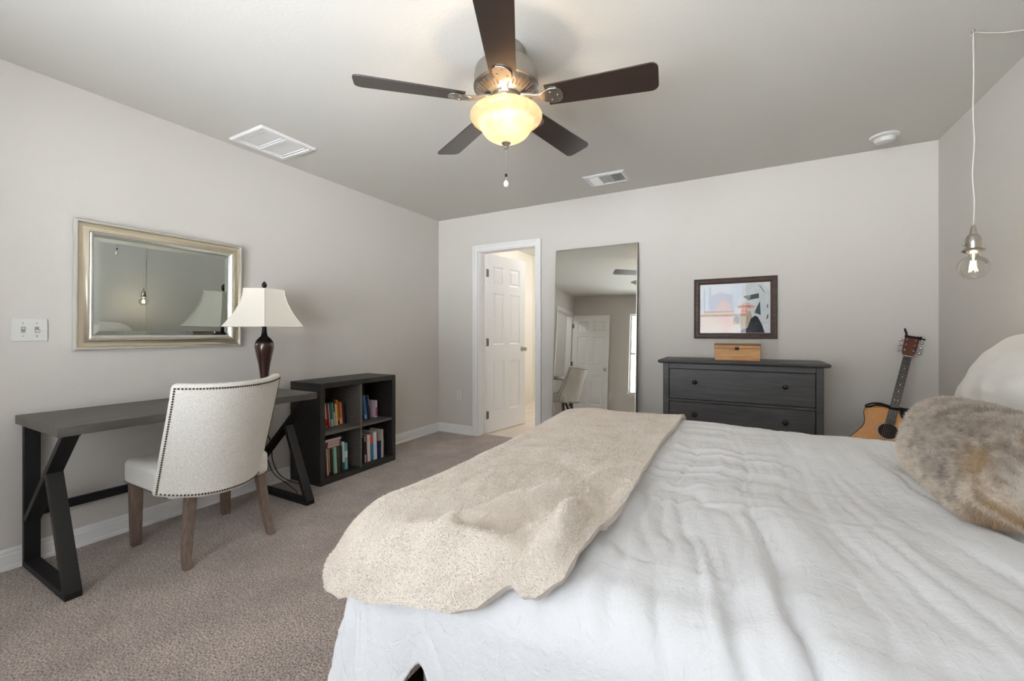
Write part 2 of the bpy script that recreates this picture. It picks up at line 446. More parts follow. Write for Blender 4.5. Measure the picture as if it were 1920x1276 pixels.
def door_leaf(bm, w, h, t, M4):
    """six-panel leaf: local x 0..w, z 0..h, y 0..t"""
    xs = [0, .105, w / 2 - .05, w / 2 + .05, w - .105, w]
    zs = [0, .22, .80, .99, 1.58, 1.68, 1.89, h]
    for face, yy, sg in ((0, 0.0, 1), (1, t, -1)):
        V = [[bm.verts.new((x, yy, z)) for x in xs] for z in zs]
        fs = {}
        for i in range(len(zs) - 1):
            for k in range(len(xs) - 1):
                q = (V[i][k], V[i][k + 1], V[i + 1][k + 1], V[i + 1][k])
                fs[(i, k)] = bm.faces.new(q if face == 0 else tuple(reversed(q)))
        for i in (1, 3, 5):
            for k in (1, 3):
                f = fs[(i, k)]
                for ins, d in ((.018, .010), (.014, 0), (.028, -.006)):
                    bmesh.ops.inset_region(bm, faces=[f], thickness=ins, depth=0)
                    for v in f.verts: v.co.y += sg * d
        if face == 0: A = V
        else: B = V
    n, m = len(zs), len(xs)
    for i in range(n - 1):
        bm.faces.new((A[i][0], A[i + 1][0], B[i + 1][0], B[i][0])); bm.faces.new((A[i + 1][-1], A[i][-1], B[i][-1], B[i + 1][-1]))
    for k in range(m - 1):
        bm.faces.new((A[0][k + 1], A[0][k], B[0][k], B[0][k + 1])); bm.faces.new((A[-1][k], A[-1][k + 1], B[-1][k + 1], B[-1][k]))
    bmesh.ops.transform(bm, matrix=M4, verts=bm.verts[:])

def knob(bm, M4, t):
    for sg, y0 in ((-1, 0), (1, t)):
        prof = [(.032, 0), (.032, .004), (.028, .008), (.012, .010), (.010, .028), (.020, .036), (.027, .046), (.027, .056), (.020, .064), (.001, .067)]
        R = M4 @ Matrix.Translation((0, y0, 0)) @ Matrix.Rotation(-sg * PI / 2, 4, 'X')
        lathe(bm, prof, 20, M=R)

def make_door(name, M4, w, h, t, hinge_side_y):
    d = thing(name, M4.translation, None, None, kind='structure')
    bm = BM(); door_leaf(bm, w, h, t, M4); obj('door_leaf', bm, M['door'], d)
    bm = BM(); knob(bm, M4 @ Matrix.Translation((w - .06, 0, .93)), t); bmesh.ops.recalc_face_normals(bm, faces=bm.faces[:]); obj('knob', bm, M['nickel'], d, smooth=40)
    for z in (.20, 1.02, 1.80):
        bm = BM()
        lathe(bm, [(.007, z - .045), (.007, z + .045)], 12, c=(-.006, hinge_side_y, 0), M=M4)
        box(bm, -.004, .026, hinge_side_y - .0015, hinge_side_y + .0015, z - .042, z + .042, M=M4)
        bmesh.ops.recalc_face_normals(bm, faces=bm.faces[:])
        obj('hinge', bm, M['bronze_hinge'], d, smooth=40)
    return d
# far door: hinged on the left jamb, swung away into the next room
ang = math.radians(79.5)
M4 = Matrix.Translation((D1[0] + .010, BY + T + .012, .012)) @ Matrix.Rotation(ang, 4, 'Z') @ Matrix.Translation((0, -.036, 0))
make_door('door_1', M4, .70, 2.02, .035, -.001)
# entry door: hinged at the rear jamb of the left-wall opening, open flat in front of the rear wall
M4 = Matrix.Translation((LX + .022, D2[0] - .002, .012)) @ Matrix.Rotation(math.radians(-1.5), 4, 'Z') @ Matrix.Translation((0, -.037, 0))
make_door('door_2', M4, .76, 2.02, .035, .036)

# the room beyond the far door and the hall beyond the entry door
bm = BM(); box(bm, LX - .3, -0.9, BY + T, BY + 2.6, -.1, .0); struct('floor_next_room', bm, M['hallfloor'])
bm = BM(); box(bm, -1.66, -1.56, BY + T, BY + 2.6, 0, H); struct('wall_next_right', bm, M['hallwall'])
bm = BM(); box(bm, LX - .1, LX, BY + T, BY + 2.6, 0, H); struct('wall_next_left', bm, M['hallwall'])
bm = BM(); box(bm, LX, -1.66, BY + 2.5, BY + 2.6, 0, H); struct('wall_next_back', bm, M['hallwall'])
bm = BM(); prism(bm, [(-1.66 - d, z) for d, z in BP], BY + T + .02, BY + 2.5, 'y'); struct('baseboard_next_room', bm, M['trim'])
bm = BM(); box(bm, LX - 1.5, LX - 1.4, RY - T, BY + T, 0, H); struct('wall_hall', bm, M['wall'])
bm = BM(); box(bm, LX - 1.4, LX - T, RY - T, RY, 0, H); struct('wall_hall_end', bm, M['wall'])
bm = BM(); box(bm, LX - 1.4, LX - T, 1.6, 1.7, 0, H); struct('wall_hall_far', bm, M['wall'])

# unseen dome lights added to brighten the rooms beyond
def fill_dome(x, y, label, watts):
    t = thing('added_dome_lamp', (x, y, H), label, 'added lamp')
    bm = BM(); lathe(bm, [(.13, H - .001), (.13, H - .02), (.12, H - .025)], 32, c=(x, y, 0)); obj('canopy', bm, M['nickel'], t, smooth=40)
    g = mat('fill_dome_glow', (240, 232, 218), .6, emit=((.97, .98, 1, 1), watts))
    bm = BM(); lathe(bm, [(.12, H - .026), (.115, H - .05), (.09, H - .08), (.05, H - .098), (.005, H - .103)], 32, c=(x, y, 0)); obj('dome', bm, g, t, smooth=True)
fill_dome(-2.0, 5.45, 'added unseen dome lamp lighting the room beyond the open white door', 85)
fill_dome(LX - .75, .2, 'added unseen dome lamp lighting the hall', 60)

# ------------------------------------------------------------------ wall plates
M['slot_grey'] = mat('switch_slot_grey', (150, 148, 142), .5)
def plate(name, P, a0, a1, b0, b1, label, cat, mode):
    t = thing(name, P((a0 + a1) / 2, b0, 0), label, cat)
    bm = BM()
    def bx(bm_, x0, x1, z0, z1, h0, h1):
        vs_ = [bm_.verts.new(P(x, z, h)) for h in (h0, h1) for x, z in ((x0, z0), (x1, z0), (x1, z1), (x0, z1))]
        for f in [(0, 3, 2, 1), (4, 5, 6, 7), (0, 1, 5, 4), (1, 2, 6, 5), (2, 3, 7, 6), (3, 0, 4, 7)]: bm_.faces.new([vs_[i] for i in f])
        bmesh.ops.recalc_face_normals(bm_, faces=bm_.faces[:])
    bx(bm, a0, a1, b0, b1, .0005, .006); obj('cover_plate', bm, M['plastic'], t, bevel=.002)
    cb = (b0 + b1) / 2
    if mode == 'switch':
        for f in (.31, .69):
            cx = a0 + (a1 - a0) * f
            bm = BM(); bx(bm, cx - .007, cx + .007, cb - .014, cb + .014, .006, .0068); obj('toggle_slot', bm, M['slot_grey'], t)
            up = f < .5
            bm = BM(); z0 = cb + (.001 if up else -.011)
            bx(bm, cx - .005, cx + .005, z0, z0 + .010, .0068, .017); obj('toggle', bm, M['plastic'], t, bevel=.001)
            for dz in (.032, -.032):
                bm = BM(); bx(bm, cx - .003, cx + .003, cb + dz - .003, cb + dz + .003, .006, .0066); obj('screw', bm, M['nickel'], t)
    else:
        ca = (a0 + a1) / 2
        for dz in (.021, -.021):
            bm = BM(); bx(bm, ca - .016, ca + .016, cb + dz - .014, cb + dz + .014, .006, .0085); s_ = obj('socket', bm, M['plastic'], t, bevel=.002)
            bm = BM(); bx(bm, ca - .007, ca - .005, cb + dz - .005, cb + dz + .005, .0085, .0088); bx(bm, ca + .005, ca + .007, cb + dz - .005, cb + dz + .005, .0085, .0088); obj('slots', bm, M['plastic_dark'], s_)
plate('light_switch', lambda a, z, h: Vector((LX + h, a, z)), .606, .726, 1.096, 1.208, 'white double toggle light switch plate on the left wall beside the framed mirror', 'light switch', 'switch')
plate('wall_outlet', lambda a, z, h: Vector((a, BY - h, z)), -2.832, -2.760, .375, .49, 'white electrical outlet on the back wall left of the open door', 'outlet', 'outlet')
plate('wall_outlet', lambda a, z, h: Vector((a, RY + h, z)), -2.31, -2.24, .375, .49, 'white outlet on the wall behind the camera, seen in the tall mirror', 'outlet', 'outlet')

# ------------------------------------------------------------------ ceiling fittings
t = thing('return_air_grille', (-2.815, 1.73, H), 'white square two-panel air grille on the ceiling above the desk', 'air vent')
bm = BM(); PC = lambda a, b, h: Vector((a, b, H - h))
frame_loop(bm, -2.998, -2.632, 1.537, 1.921, [(0, .0003), (0, .010), (.008, .016), (.030, .016), (.034, .006), (.034, .0003)], PC)
obj('frame', bm, M['trim'], t, bevel=.001)
bm = BM(); box(bm, -2.964, -2.666, 1.717, 1.741, H - .015, H - .001); obj('centre_bar', bm, M['trim'], t)
for y0, y1 in ((1.571, 1.717), (1.741, 1.887)):
    bm = BM()
    frame_loop(bm, -2.964, -2.666, y0, y1, [(0, .001), (0, .008), (.012, .012), (.016, .012), (.016, .001)], PC)
    n = 16
    for k in range(n):
        x = -2.948 + (.266) * (k + .5) / n
        R = Matrix.Translation((x, 0, H - .006)) @ Matrix.Rotation(math.radians(3), 4, 'Y')
        box(bm, -.0081, .0081, y0 + .014, y1 - .014, -.0006, .0006, M=R)
    obj('grille_panel', bm, M['trim'], t)

t = thing('ceiling_register', (-.995, 3.47, H), 'white ceiling supply register with louvres near the back wall', 'air vent')
bm = BM(); x0, x1, y0, y1 = -1.168, -.822, 3.345, 3.598
frame_loop(bm, x0, x1, y0, y1, [(0, .0003), (0, .004), (.012, .012), (.030, .014), (.034, .0003)], PC)
obj('frame', bm, M['trim'], t)
bm = BM(); box(bm, x0 + .034, x1 - .034, y0 + .034, y1 - .034, H - .0015, H - .0005); obj('duct_opening', bm, M['plastic_dark'], t)
w3 = (x1 - x0 - .068) / 3
for k in range(3):
    bm = BM(); a = x0 + .034 + k * w3
    n = 9
    tilt = (-50, 90, 28)[k]
    for j in range(n):
        if k == 1:
            x = a + w3 * (j + .5) / n
            box(bm, -.004, .004, y0 + .036, y1 - .036, -.0006, .0006, M=Matrix.Translation((x, 0, H - .008)) @ Matrix.Rotation(math.radians(12), 4, 'Y'))
        else:
            y = y0 + .036 + (y1 - y0 - .072) * (j + .5) / n
            box(bm, a + .003, a + w3 - .003, -.0085, .0085, -.0006, .0006, M=Matrix.Translation((0, y, H - .008)) @ Matrix.Rotation(math.radians(tilt), 4, 'X'))
    box(bm, a - .002, a + .002, y0 + .034, y1 - .034, H - .014, H - .002)
    obj('louvres', bm, M['trim'], t)

t = thing('smoke_detector', (.83, 3.61, H), 'round white smoke detector on the ceiling near the far right corner', 'smoke detector')
bm = BM(); lathe(bm, [(.078, H - .0005), (.078, H - .012), (.066, H - .018), (.058, H - .018)], 40, c=(.83, 3.61, 0)); obj('mounting_ring', bm, M['plastic'], t, smooth=40)
bm = BM(); lathe(bm, [(.056, H - .0185), (.055, H - .030), (.048, H - .044), (.030, H - .050), (.002, H - .051)], 40, c=(.83, 3.61, 0)); obj('housing', bm, M['plastic'], t, smooth=40)
# ================================================================== DESK
def flatbar(bm, p0, p1, y0, y1, th):
    """bar in the x-z plane from p0 to p1 (x,z centre line), thickness th, spanning y0..y1"""
    a, b = Vector((p0[0], 0, p0[1])), Vector((p1[0], 0, p1[1]))
    d = (b - a).normalized(); n = Vector((-d.z, 0, d.x)) * th / 2
    P = [a + n, b + n, b - n, a - n]
    prism(bm, [(p.x, p.z) for p in P], y0, y1, 'y')
desk = thing('writing_desk', (-2.79, 1.22, 0), 'grey wood writing desk with black angled metal legs along the left wall', 'desk')
bm = BM(); box(bm, -3.078, -2.50, .615, 1.832, .697, .738); obj('desktop', bm, M['desk_wood'], desk, bevel=.002)
for y0, y1 in ((.636, .692), (1.757, 1.813)):
    bm = BM(); prism(bm, [(-3.07, .0), (-3.07, .690), (-3.042, .690), (-3.042, .0)], y0, y1, 'y'); fr = obj('rear_post', bm, M['black_metal'], desk, bevel=.002)
    bm = BM(); flatbar(bm, (-3.070, .014), (-2.500, .014), y0, y1, .028); obj('floor_bar', bm, M['black_metal'], desk, bevel=.002)
    bm = BM(); flatbar(bm, (-2.545, .692), (-3.042, .232), y0, y1, .028); obj('diagonal_brace', bm, M['black_metal'], desk, bevel=.002)
    bm = BM(); flatbar(bm, (-2.514, .020), (-2.742, .500), y0, y1, .028); obj('leg', bm, M['black_metal'], desk, bevel=.002)
    bm = BM(); box(bm, -3.07, -2.52, y0, y1, .688, .6968); obj('top_rail', bm, M['black_metal'], desk)
bm = BM(); box(bm, -3.066, -3.040, .692, 1.757, .236, .278); obj('stretcher', bm, M['black_metal'], desk, bevel=.002)

# ================================================================== CHAIR
ch = thing('upholstered_chair', (-2.6, 1.21, 0), 'cream linen upholstered desk chair with nailhead trim and oak legs', 'chair')
CY, HW = 1.182, .278
def back_pt(u, v, off=0.0):
    """u -1..1 across (left to right seen from the bed), v 0..1 up; off moves towards the seat"""
    z = .335 + .562 * v + .010 * v * u * u + .028 * (1 - v) ** 2 * abs(u) ** 3
    xm = -2.262 + .125 * v ** 1.2            # middle of the back leans out at the top
    x = xm - (.140 + .070 * (1 - v) ** 1.4) * abs(u) ** 2.2 - .030 * u
    w = HW * (1.0 + .0 * v)
    y = CY + u * w
    nx, ny = 1.0, 1.0 * np.sign(u) * abs(u) ** 1.6
    l = math.hypot(nx, ny); nx, ny = nx / l, ny / l
    return Vector((x - off * nx, y - off * ny, z))
bm = BM(); nu, nv = 28, 16
def edge_v(u, v): return v
O = [[bm.verts.new(back_pt(-1 + 2 * i / nu, j / nv)) for i in range(nu + 1)] for j in range(nv + 1)]
I = [[bm.verts.new(back_pt(-1 + 2 * i / nu, j / nv, .062 - .010 * j / nv)) for i in range(nu + 1)] for j in range(nv + 1)]
for j in range(nv):
    for i in range(nu):
        bm.faces.new((O[j][i], O[j][i + 1], O[j + 1][i + 1], O[j + 1][i])); bm.faces.new((I[j][i + 1], I[j][i], I[j + 1][i], I[j + 1][i + 1]))
for i in range(nu):
    bm.faces.new((O[nv][i], O[nv][i + 1], I[nv][i + 1], I[nv][i])); bm.faces.new((O[0][i + 1], O[0][i], I[0][i], I[0][i + 1]))
for j in range(nv):
    bm.faces.new((O[j][0], O[j + 1][0], I[j + 1][0], I[j][0])); bm.faces.new((O[j + 1][nu], O[j][nu], I[j][nu], I[j + 1][nu]))
bmesh.ops.recalc_face_normals(bm, faces=bm.faces[:])
obj('backrest', bm, M['linen'], ch, bevel=.02, seg=4)
# seat: padded box
def rounded_pad(name, x0, x1, y0, y1, z0, z1, r, crown, m, parent, n=28):
    bm = BM()
    bmesh.ops.create_cube(bm, size=1)
    bmesh.ops.subdivide_edges(bm, edges=bm.edges[:], cuts=n, use_grid_fill=True)
    cx, cy, cz = (x0 + x1) / 2, (y0 + y1) / 2, (z0 + z1) / 2
    hx, hy, hz = (x1 - x0) / 2, (y1 - y0) / 2, (z1 - z0) / 2
    for v in bm.verts:
        p = Vector((v.co.x * 2 * hx, v.co.y * 2 * hy, v.co.z * 2 * hz))
        q = Vector((max(-hx + r, min(hx - r, p.x)), max(-hy + r, min(hy - r, p.y)), max(-hz + r, min(hz - r, p.z))))
        d = p - q
        if d.length > 1e-9: p = q + d.normalized() * r
        if p.z > 0: p.z += crown * (1 - (p.x / hx) ** 2) * (1 - (p.y / hy) ** 2)
        v.co = p + Vector((cx, cy, cz))
    return obj(name, bm, m, parent, smooth=True)
rounded_pad('seat_cushion', -2.885, -2.36, .950, 1.428, .335, .470, .035, .012, M['linen'], ch)
# nailheads along the outer rim of the back and under the seat
bm = BM()
path = [(-.945, .035 + .925 * k / 44) for k in range(45)] + [(-.945 + 1.89 * k / 48, .960) for k in range(1, 49)] + [(.945, .960 - .925 * k / 44) for k in range(1, 45)] + [(.945 - 1.89 * k / 48, .035) for k in range(1, 48)]
def nail(p, n, r=.0050):
    q = n.to_track_quat('Z', 'Y').to_matrix().to_4x4()
    lathe(bm, [(r, 0), (r * .8, r * .35), (r * .3, r * .6)], 8, M=Matrix.Translation(p) @ q)
for u, v in path:
    p = back_pt(u, v); e = 1e-2
    n = (back_pt(u, v) - back_pt(u, v, .01)).normalized()
    nail(p + n * .0012, n)
for k in range(30):
    nail(Vector((-2.86 + .47 * k / 29, .9492, .352)), Vector((0, -1, 0)), .0038)
bmesh.ops.recalc_face_normals(bm, faces=bm.faces[:])
obj('nailhead_trim', bm, M['nail'], ch, smooth=True)
def leg(pts, wid, name='leg'):
    bm = BM(); rings = []
    for (x, y, z), w in zip(pts, wid):
        rings.append([bm.verts.new((x + sx * w / 2, y + sy * w / 2, z)) for sx, sy in ((-1, -1), (1, -1), (1, 1), (-1, 1))])
    for i in range(len(rings) - 1):
        for k in range(4): bm.faces.new((rings[i][k], rings[i][(k + 1) % 4], rings[i + 1][(k + 1) % 4], rings[i + 1][k]))
    bm.faces.new(list(reversed(rings[0]))); bm.faces.new(rings[-1]); bmesh.ops.recalc_face_normals(bm, faces=bm.faces[:])
    obj('leg', bm, M['chair_leg'], ch, bevel=.004)
for y in (.992, 1.435):
    leg([(-2.842, y, 0), (-2.842, y, .15), (-2.842, y, .335)], [.040, .046, .052])
for y, yt in ((1.010, 1.058), (1.420, 1.398)):
    pts = []; ws = []
    for k in range(9):
        t = k / 8; z = .34 * t
        pts.append((-2.335 - .075 * t ** .55, y + (yt - y) * t, z)); ws.append(.034 + .012 * t)
    leg(pts, ws)

# ================================================================== BOOKCASE
bk = thing('cube_bookcase', (-2.9, 2.4, 0), 'black-brown four-cube bookcase full of books beside the desk', 'bookcase')
BX0, BX1, B0, B1, BH = -3.072, -2.718, 2.018, 2.782, .762
bm = BM(); box(bm, BX0, BX1, B0, B1, BH - .040, BH); obj('top_panel', bm, M['black_wood'], bk, bevel=.0015)
bm = BM(); box(bm, BX0, BX1, B0, B1, .002, .042); obj('bottom_panel', bm, M['black_wood'], bk, bevel=.0015)
for y0, y1 in ((B0, B0 + .040), (B1 - .040, B1)):
    bm = BM(); box(bm, BX0, BX1, y0, y1, .0425, BH - .0405); obj('side_panel', bm, M['black_wood'], bk, bevel=.001)
M['shelf_lit'] = mat('window_lit_shelf', (104, 99, 94), 0.5, vary=((90, 85, 81), 12, (1, 8, 8)))  # inner boards: window light on them painted in as a greyer colour
bm = BM(); box(bm, BX0 + .012, BX1 - .004, 2.391, 2.409, .0425, BH - .0405); obj('divider', bm, M['shelf_lit'], bk, label='divider with window light painted in as grey')
for y0, y1 in ((B0 + .0405, 2.3905), (2.4095, B1 - .0405)):
    bm = BM(); box(bm, BX0 + .012, BX1 - .004, y0, y1, .368, .385); obj('shelf', bm, M['shelf_lit'], bk, label='shelf with window light painted in as grey')
bm = BM(); box(bm, BX0, BX0 + .010, B0 + .0405, B1 - .0405, .0425, BH - .0405); obj('back_panel', bm, M['black_wood'], bk)

_cov = {}
def cover(rgb):
    if rgb not in _cov: _cov[rgb] = mat('cover_%d_%d_%d' % rgb, rgb, .45)
    return _cov[rgb]
def book(w, h, d, rgb, label, group, Mx, band=None):
    """local: spine on +x at x=0, width along y 0..w, height z 0..h"""
    c = .0022
    root_bm = BM()
    box(root_bm, -c, 0, 0, w, 0, h, M=Mx); box(root_bm, -d, -c, 0, c, 0, h, M=Mx); box(root_bm, -d, -c, w - c, w, 0, h, M=Mx)
    mats_ = [cover(rgb)]
    if band:
        mats_.append(cover(band[0])); box(root_bm, 0, .0006, .0005, w - .0005, h * band[1], h * band[2], mi=1, M=Mx)
    o = obj('book', root_bm, mats_, None, label=label, cat='book', group=group)
    pb = BM(); box(pb, -d + .003, -c - .0002, c + .0002, w - c - .0002, .003, h - .003, M=Mx); obj('pages', pb, M['pages'], o)
    return o
def book_row(y, z, lean_deg, items, group, spine_x, depth=.15):
    """books side by side from y on; positive lean tips the tops to the left"""
    a = math.radians(lean_deg); ca = math.cos(a)
    prev_tan = None
    if lean_deg > 0: y = y + max(i[1] for i in items[:1]) * math.sin(a) * .98
    for rgb, h, w, lab, *band in items:
        M4 = Matrix.Translation((spine_x + random.uniform(-.012, .004), y, z + .0008)) @ Matrix.Rotation(a, 4, 'X')
        book(w, h, depth, rgb, lab, group, M4, band[0] if band else None)
        y += (w + .0012) / ca
    return y
G = 'books in the cube bookcase'
book_row(2.155, .3855, 5, [
    ((128, 34, 30), .185, .017, 'dark red book at the left end of the upper left cube'),
    ((226, 216, 204), .190, .014, 'cream book beside the dark red one in the upper left cube', ((196, 60, 50), .05, .35)),
    ((176, 40, 34), .186, .014, 'bright red book third from left in the upper left cube'),
    ((228, 222, 214), .190, .013, 'white book between red and teal books in the upper left cube'),
    ((38, 112, 112), .198, .020, 'teal book in the upper left cube', ((190, 216, 206), .0, .3)),
    ((122, 178, 160), .190, .012, 'thin pale green book right of the teal book in the upper left cube'),
    ((36, 32, 26), .212, .014, 'tall black book in the middle of the upper left cube', ((226, 206, 150), .0, .52)),
    ((236, 210, 156), .175, .015, 'pale yellow book in the upper left cube'),
    ((208, 116, 44), .206, .017, 'tall orange book in the upper left cube', ((34, 28, 24), .02, .16)),
    ((196, 104, 40), .188, .016, 'rust orange book in the upper left cube', ((230, 200, 160), .05, .3)),
    ((222, 166, 104), .180, .014, 'tan book right of the two orange books in the upper left cube'),
    ((96, 44, 34), .186, .016, 'maroon book near the right of the upper left cube'),
    ((38, 36, 70), .160, .014, 'dark navy book at the right end of the row in the upper left cube'),
], G, -2.870)
book_row(2.436, .3855, 8, [
    ((196, 92, 84), .200, .014, 'salmon book against the divider in the upper right cube', ((230, 190, 180), .02, .35)),
    ((140, 50, 26), .205, .022, 'brick red book in the upper right cube'),
    ((172, 62, 30), .200, .012, 'thin rust red book in the upper right cube'),
    ((226, 216, 198), .206, .018, 'cream book in the upper right cube', ((24, 22, 24), .02, .24)),
    ((22, 60, 104), .208, .016, 'dark blue book in the upper right cube'),
    ((44, 108, 164), .206, .022, 'mid blue book in the middle of the upper right cube', ((170, 206, 230), .03, .2)),
    ((140, 190, 220), .206, .010, 'thin light blue book in the upper right cube'),
    ((16, 28, 72), .206, .024, 'thick navy book in the upper right cube'),
    ((232, 214, 224), .206, .016, 'pinkish white book leaning on the navy one in the upper right cube', ((196, 80, 140), .1, .5)),
], G, -2.850)
book_row(2.672, .3855, 0, [
    ((234, 218, 226), .150, .014, 'short white book upright in the upper right cube', ((196, 70, 130), .1, .6)),
    ((232, 204, 216), .148, .012, 'short pink book at the right end of the upper right cube'),
], G, -2.850)
book_row(2.094, .0425, 3, [
    ((44, 20, 20), .205, .016, 'dark maroon book at the left end of the lower left cube'),
    ((224, 198, 170), .205, .012, 'pale tan book in the lower left cube'),
    ((150, 112, 84), .205, .016, 'brown book in the lower left cube', ((92, 40, 22), .0, .12)),
    ((24, 24, 24), .203, .018, 'black book between brown and green books in the lower left cube'),
    ((176, 200, 190), .206, .012, 'thin silver green book in the lower left cube'),
    ((140, 186, 158), .207, .022, 'mint green book in the lower left cube'),
    ((34, 46, 38), .206, .013, 'very dark green book in the lower left cube'),
    ((84, 66, 50), .204, .016, 'dark brown book in the middle of the lower left cube'),
    ((28, 24, 20), .205, .018, 'black book right of the dark brown one in the lower left cube'),
], G, -2.765)
# three books lying flat on top of that row
for k, (rgb, w, lab) in enumerate((((92, 36, 34), .022, 'maroon book lying flat, lowest of three, in the lower left cube'),
                                   ((60, 50, 46), .022, 'dark brown book lying flat in the middle of three in the lower left cube'),
                                   ((44, 40, 38), .020, 'black book lying flat, topmost of three, in the lower left cube'))):
    z = .2535 + sum((.0232, .0232, .0212)[:k])
    Mx = Matrix.Translation((-2.775, 2.094 + .003 * k, z)) @ Matrix.Rotation(-PI / 2, 4, 'X') @ Matrix.Translation((0, -w, 0))
    book(w, .150, .14, rgb, lab, G, Mx, ((196, 176, 160), .03, .97) if k == 2 else ((188, 160, 152), .2, .9))
book_row(2.262, .0425, 1.5, [
    ((214, 232, 224), .225, .020, 'tall white-green book in the lower left cube', ((46, 110, 100), .0, .28)),
    ((120, 168, 168), .210, .028, 'thick teal grey book in the lower left cube', ((214, 228, 226), .45, .7)),
], G, -2.770)
book_row(2.334, .0425, 0, [
    ((24, 40, 88), .245, .024, 'tall navy book at the right end of the lower left cube'),
], G, -2.86)
book_row(2.466, .0425, 2, [
    ((40, 32, 44), .215, .016, 'near black book against the divider in the lower right cube'),
    ((222, 210, 226), .220, .013, 'pale lilac book in the lower right cube', ((34, 30, 40), .3, .8)),
    ((52, 38, 40), .222, .012, 'thin dark book in the lower right cube'),
    ((238, 206, 180), .228, .018, 'peach book in the lower right cube'),
    ((226, 226, 214), .226, .014, 'off-white book beside the red and blue one in the lower right cube'),
    ((50, 110, 150), .232, .032, 'thick blue book with red upper half in the lower right cube', ((222, 74, 50), .62, .98)),
    ((200, 220, 240), .236, .018, 'pale blue book in the lower right cube'),
    ((226, 230, 214), .240, .016, 'tall cream white book in the lower right cube'),
], G, -2.775)
book_row(2.632, .0425, 0, [
    ((26, 34, 92), .150, .030, 'short navy book in front at the lower right cube'),
    ((204, 194, 182), .245, .022, 'tall grey-beige book at the right end of the lower right cube'),
    ((70, 66, 62), .165, .010, 'thin charcoal booklet at the far right of the lower right cube'),
], G, -2.765)

# ================================================================== WALL MIRROR (leans 1 degree forward)
mr = thing('wall_mirror', (LX + .005, 1.2325, 1.043), 'rectangular wall mirror in stepped champagne and silver frame above the desk', 'mirror')
tl = math.tan(math.radians(1.0))
PM = lambda a, b, h: Vector((LX + .004 + h + (b - 1.043) * tl, a, b))
bm = BM(); frame_loop(bm, .813, 1.652, 1.043, 1.740, [(0, .0), (0, .022), (.006, .030), (.012, .031), (.016, .026), (.016, .0)], PM); obj('outer_bead', bm, M['silver_leaf'], mr, smooth=40, label='silver outer bead')
bm = BM(); frame_loop(bm, .829, 1.636, 1.059, 1.724, [(0, .002), (0, .021), (.004, .015), (.016, .012), (.026, .015), (.034, .024), (.041, .026), (.046, .020), (.046, .002)], PM); obj('frame', bm, M['champagne'], mr, smooth=40)
bm = BM(); frame_loop(bm, .875, 1.590, 1.105, 1.678, [(0, .002), (0, .020), (.005, .023), (.012, .018), (.018, .010), (.018, .002)], PM); obj('inner_bead', bm, M['silver_leaf'], mr, smooth=40, label='silver inner bead')
bm = BM()
a0, a1, b0, b1, bv, hg = .8935, 1.5715, 1.1235, 1.6595, .024, .0075
v = [bm.verts.new(PM(a, b, h)) for a, b, h in ((a0, b0, .004), (a1, b0, .004), (a1, b1, .004), (a0, b1, .004), (a0 + bv, b0 + bv, hg), (a1 - bv, b0 + bv, hg), (a1 - bv, b1 - bv, hg), (a0 + bv, b1 - bv, hg), (a0, b0, .0005), (a1, b0, .0005), (a1, b1, .0005), (a0, b1, .0005))]
bm.faces.new(v[4:8])
for k in range(4):
    bm.faces.new((v[k], v[(k + 1) % 4], v[4 + (k + 1) % 4], v[4 + k])); bm.faces.new((v[8 + k], v[8 + (k + 1) % 4], v[(k + 1) % 4], v[k]))
bm.faces.new(list(reversed(v[8:12]))); bmesh.ops.recalc_face_normals(bm, faces=bm.faces[:])
obj('bevelled_glass', bm, M['mirror'], mr)

# ================================================================== TABLE LAMP
lx, ly, lz = -2.822, 1.668, .7385
lp = thing('table_lamp', (lx, ly, lz), 'table lamp with cream bell shade and dark red-brown turned base on the desk', 'lamp')
bm = BM(); lathe(bm, [(.078, 0), (.080, .006), (.074, .016), (.050, .024), (.034, .034), (.026, .048), (.0235, .060)], 32, c=(lx, ly, lz)); obj('foot', bm, M['lamp_black'], lp, smooth=40)
bm = BM(); lathe(bm, [(.0235, .0605), (.024, .09), (.029, .14), (.036, .19), (.045, .235), (.053, .275), (.057, .305), (.056, .325), (.051, .342)], 36, c=(lx, ly, lz)); obj('base', bm, M['lamp_wood'], lp, smooth=True)
bm = BM(); lathe(bm, [(.051, .3425), (.042, .356), (.030, .368), (.020, .378), (.016, .40), (.014, .43), (.014, .46), (.009, .462), (.006, .50)], 32, c=(lx, ly, lz)); obj('neck', bm, M['lamp_black'], lp, smooth=40)
bm = BM(); lathe(bm, [(.004, .46), (.004, .695)], 10, c=(lx, ly, lz))
for sg in (-1, 1): tube(bm, spline([(lx, ly + sg * .012, lz + .47), (lx, ly + sg * .060, lz + .52), (lx, ly + sg * .058, lz + .62), (lx, ly + sg * .004, lz + .685)], 6), .0022, 6)
obj('harp', bm, M['nickel'], lp, smooth=True)
bm = BM(); lathe(bm, [(.006, .688), (.010, .694), (.007, .699), (.012, .706), (.0165, .716), (.0155, .726), (.009, .738), (.001, .747)], 20, c=(lx, ly, lz)); obj('finial', bm, M['lamp_black'], lp, smooth=True)
bm = BM()
va = math.atan2(-ly, -lx)
nring = 14
rings = []
def shade_r(t): return .262 - (.262 - .133) * (1 - (1 - t) ** 1.75)
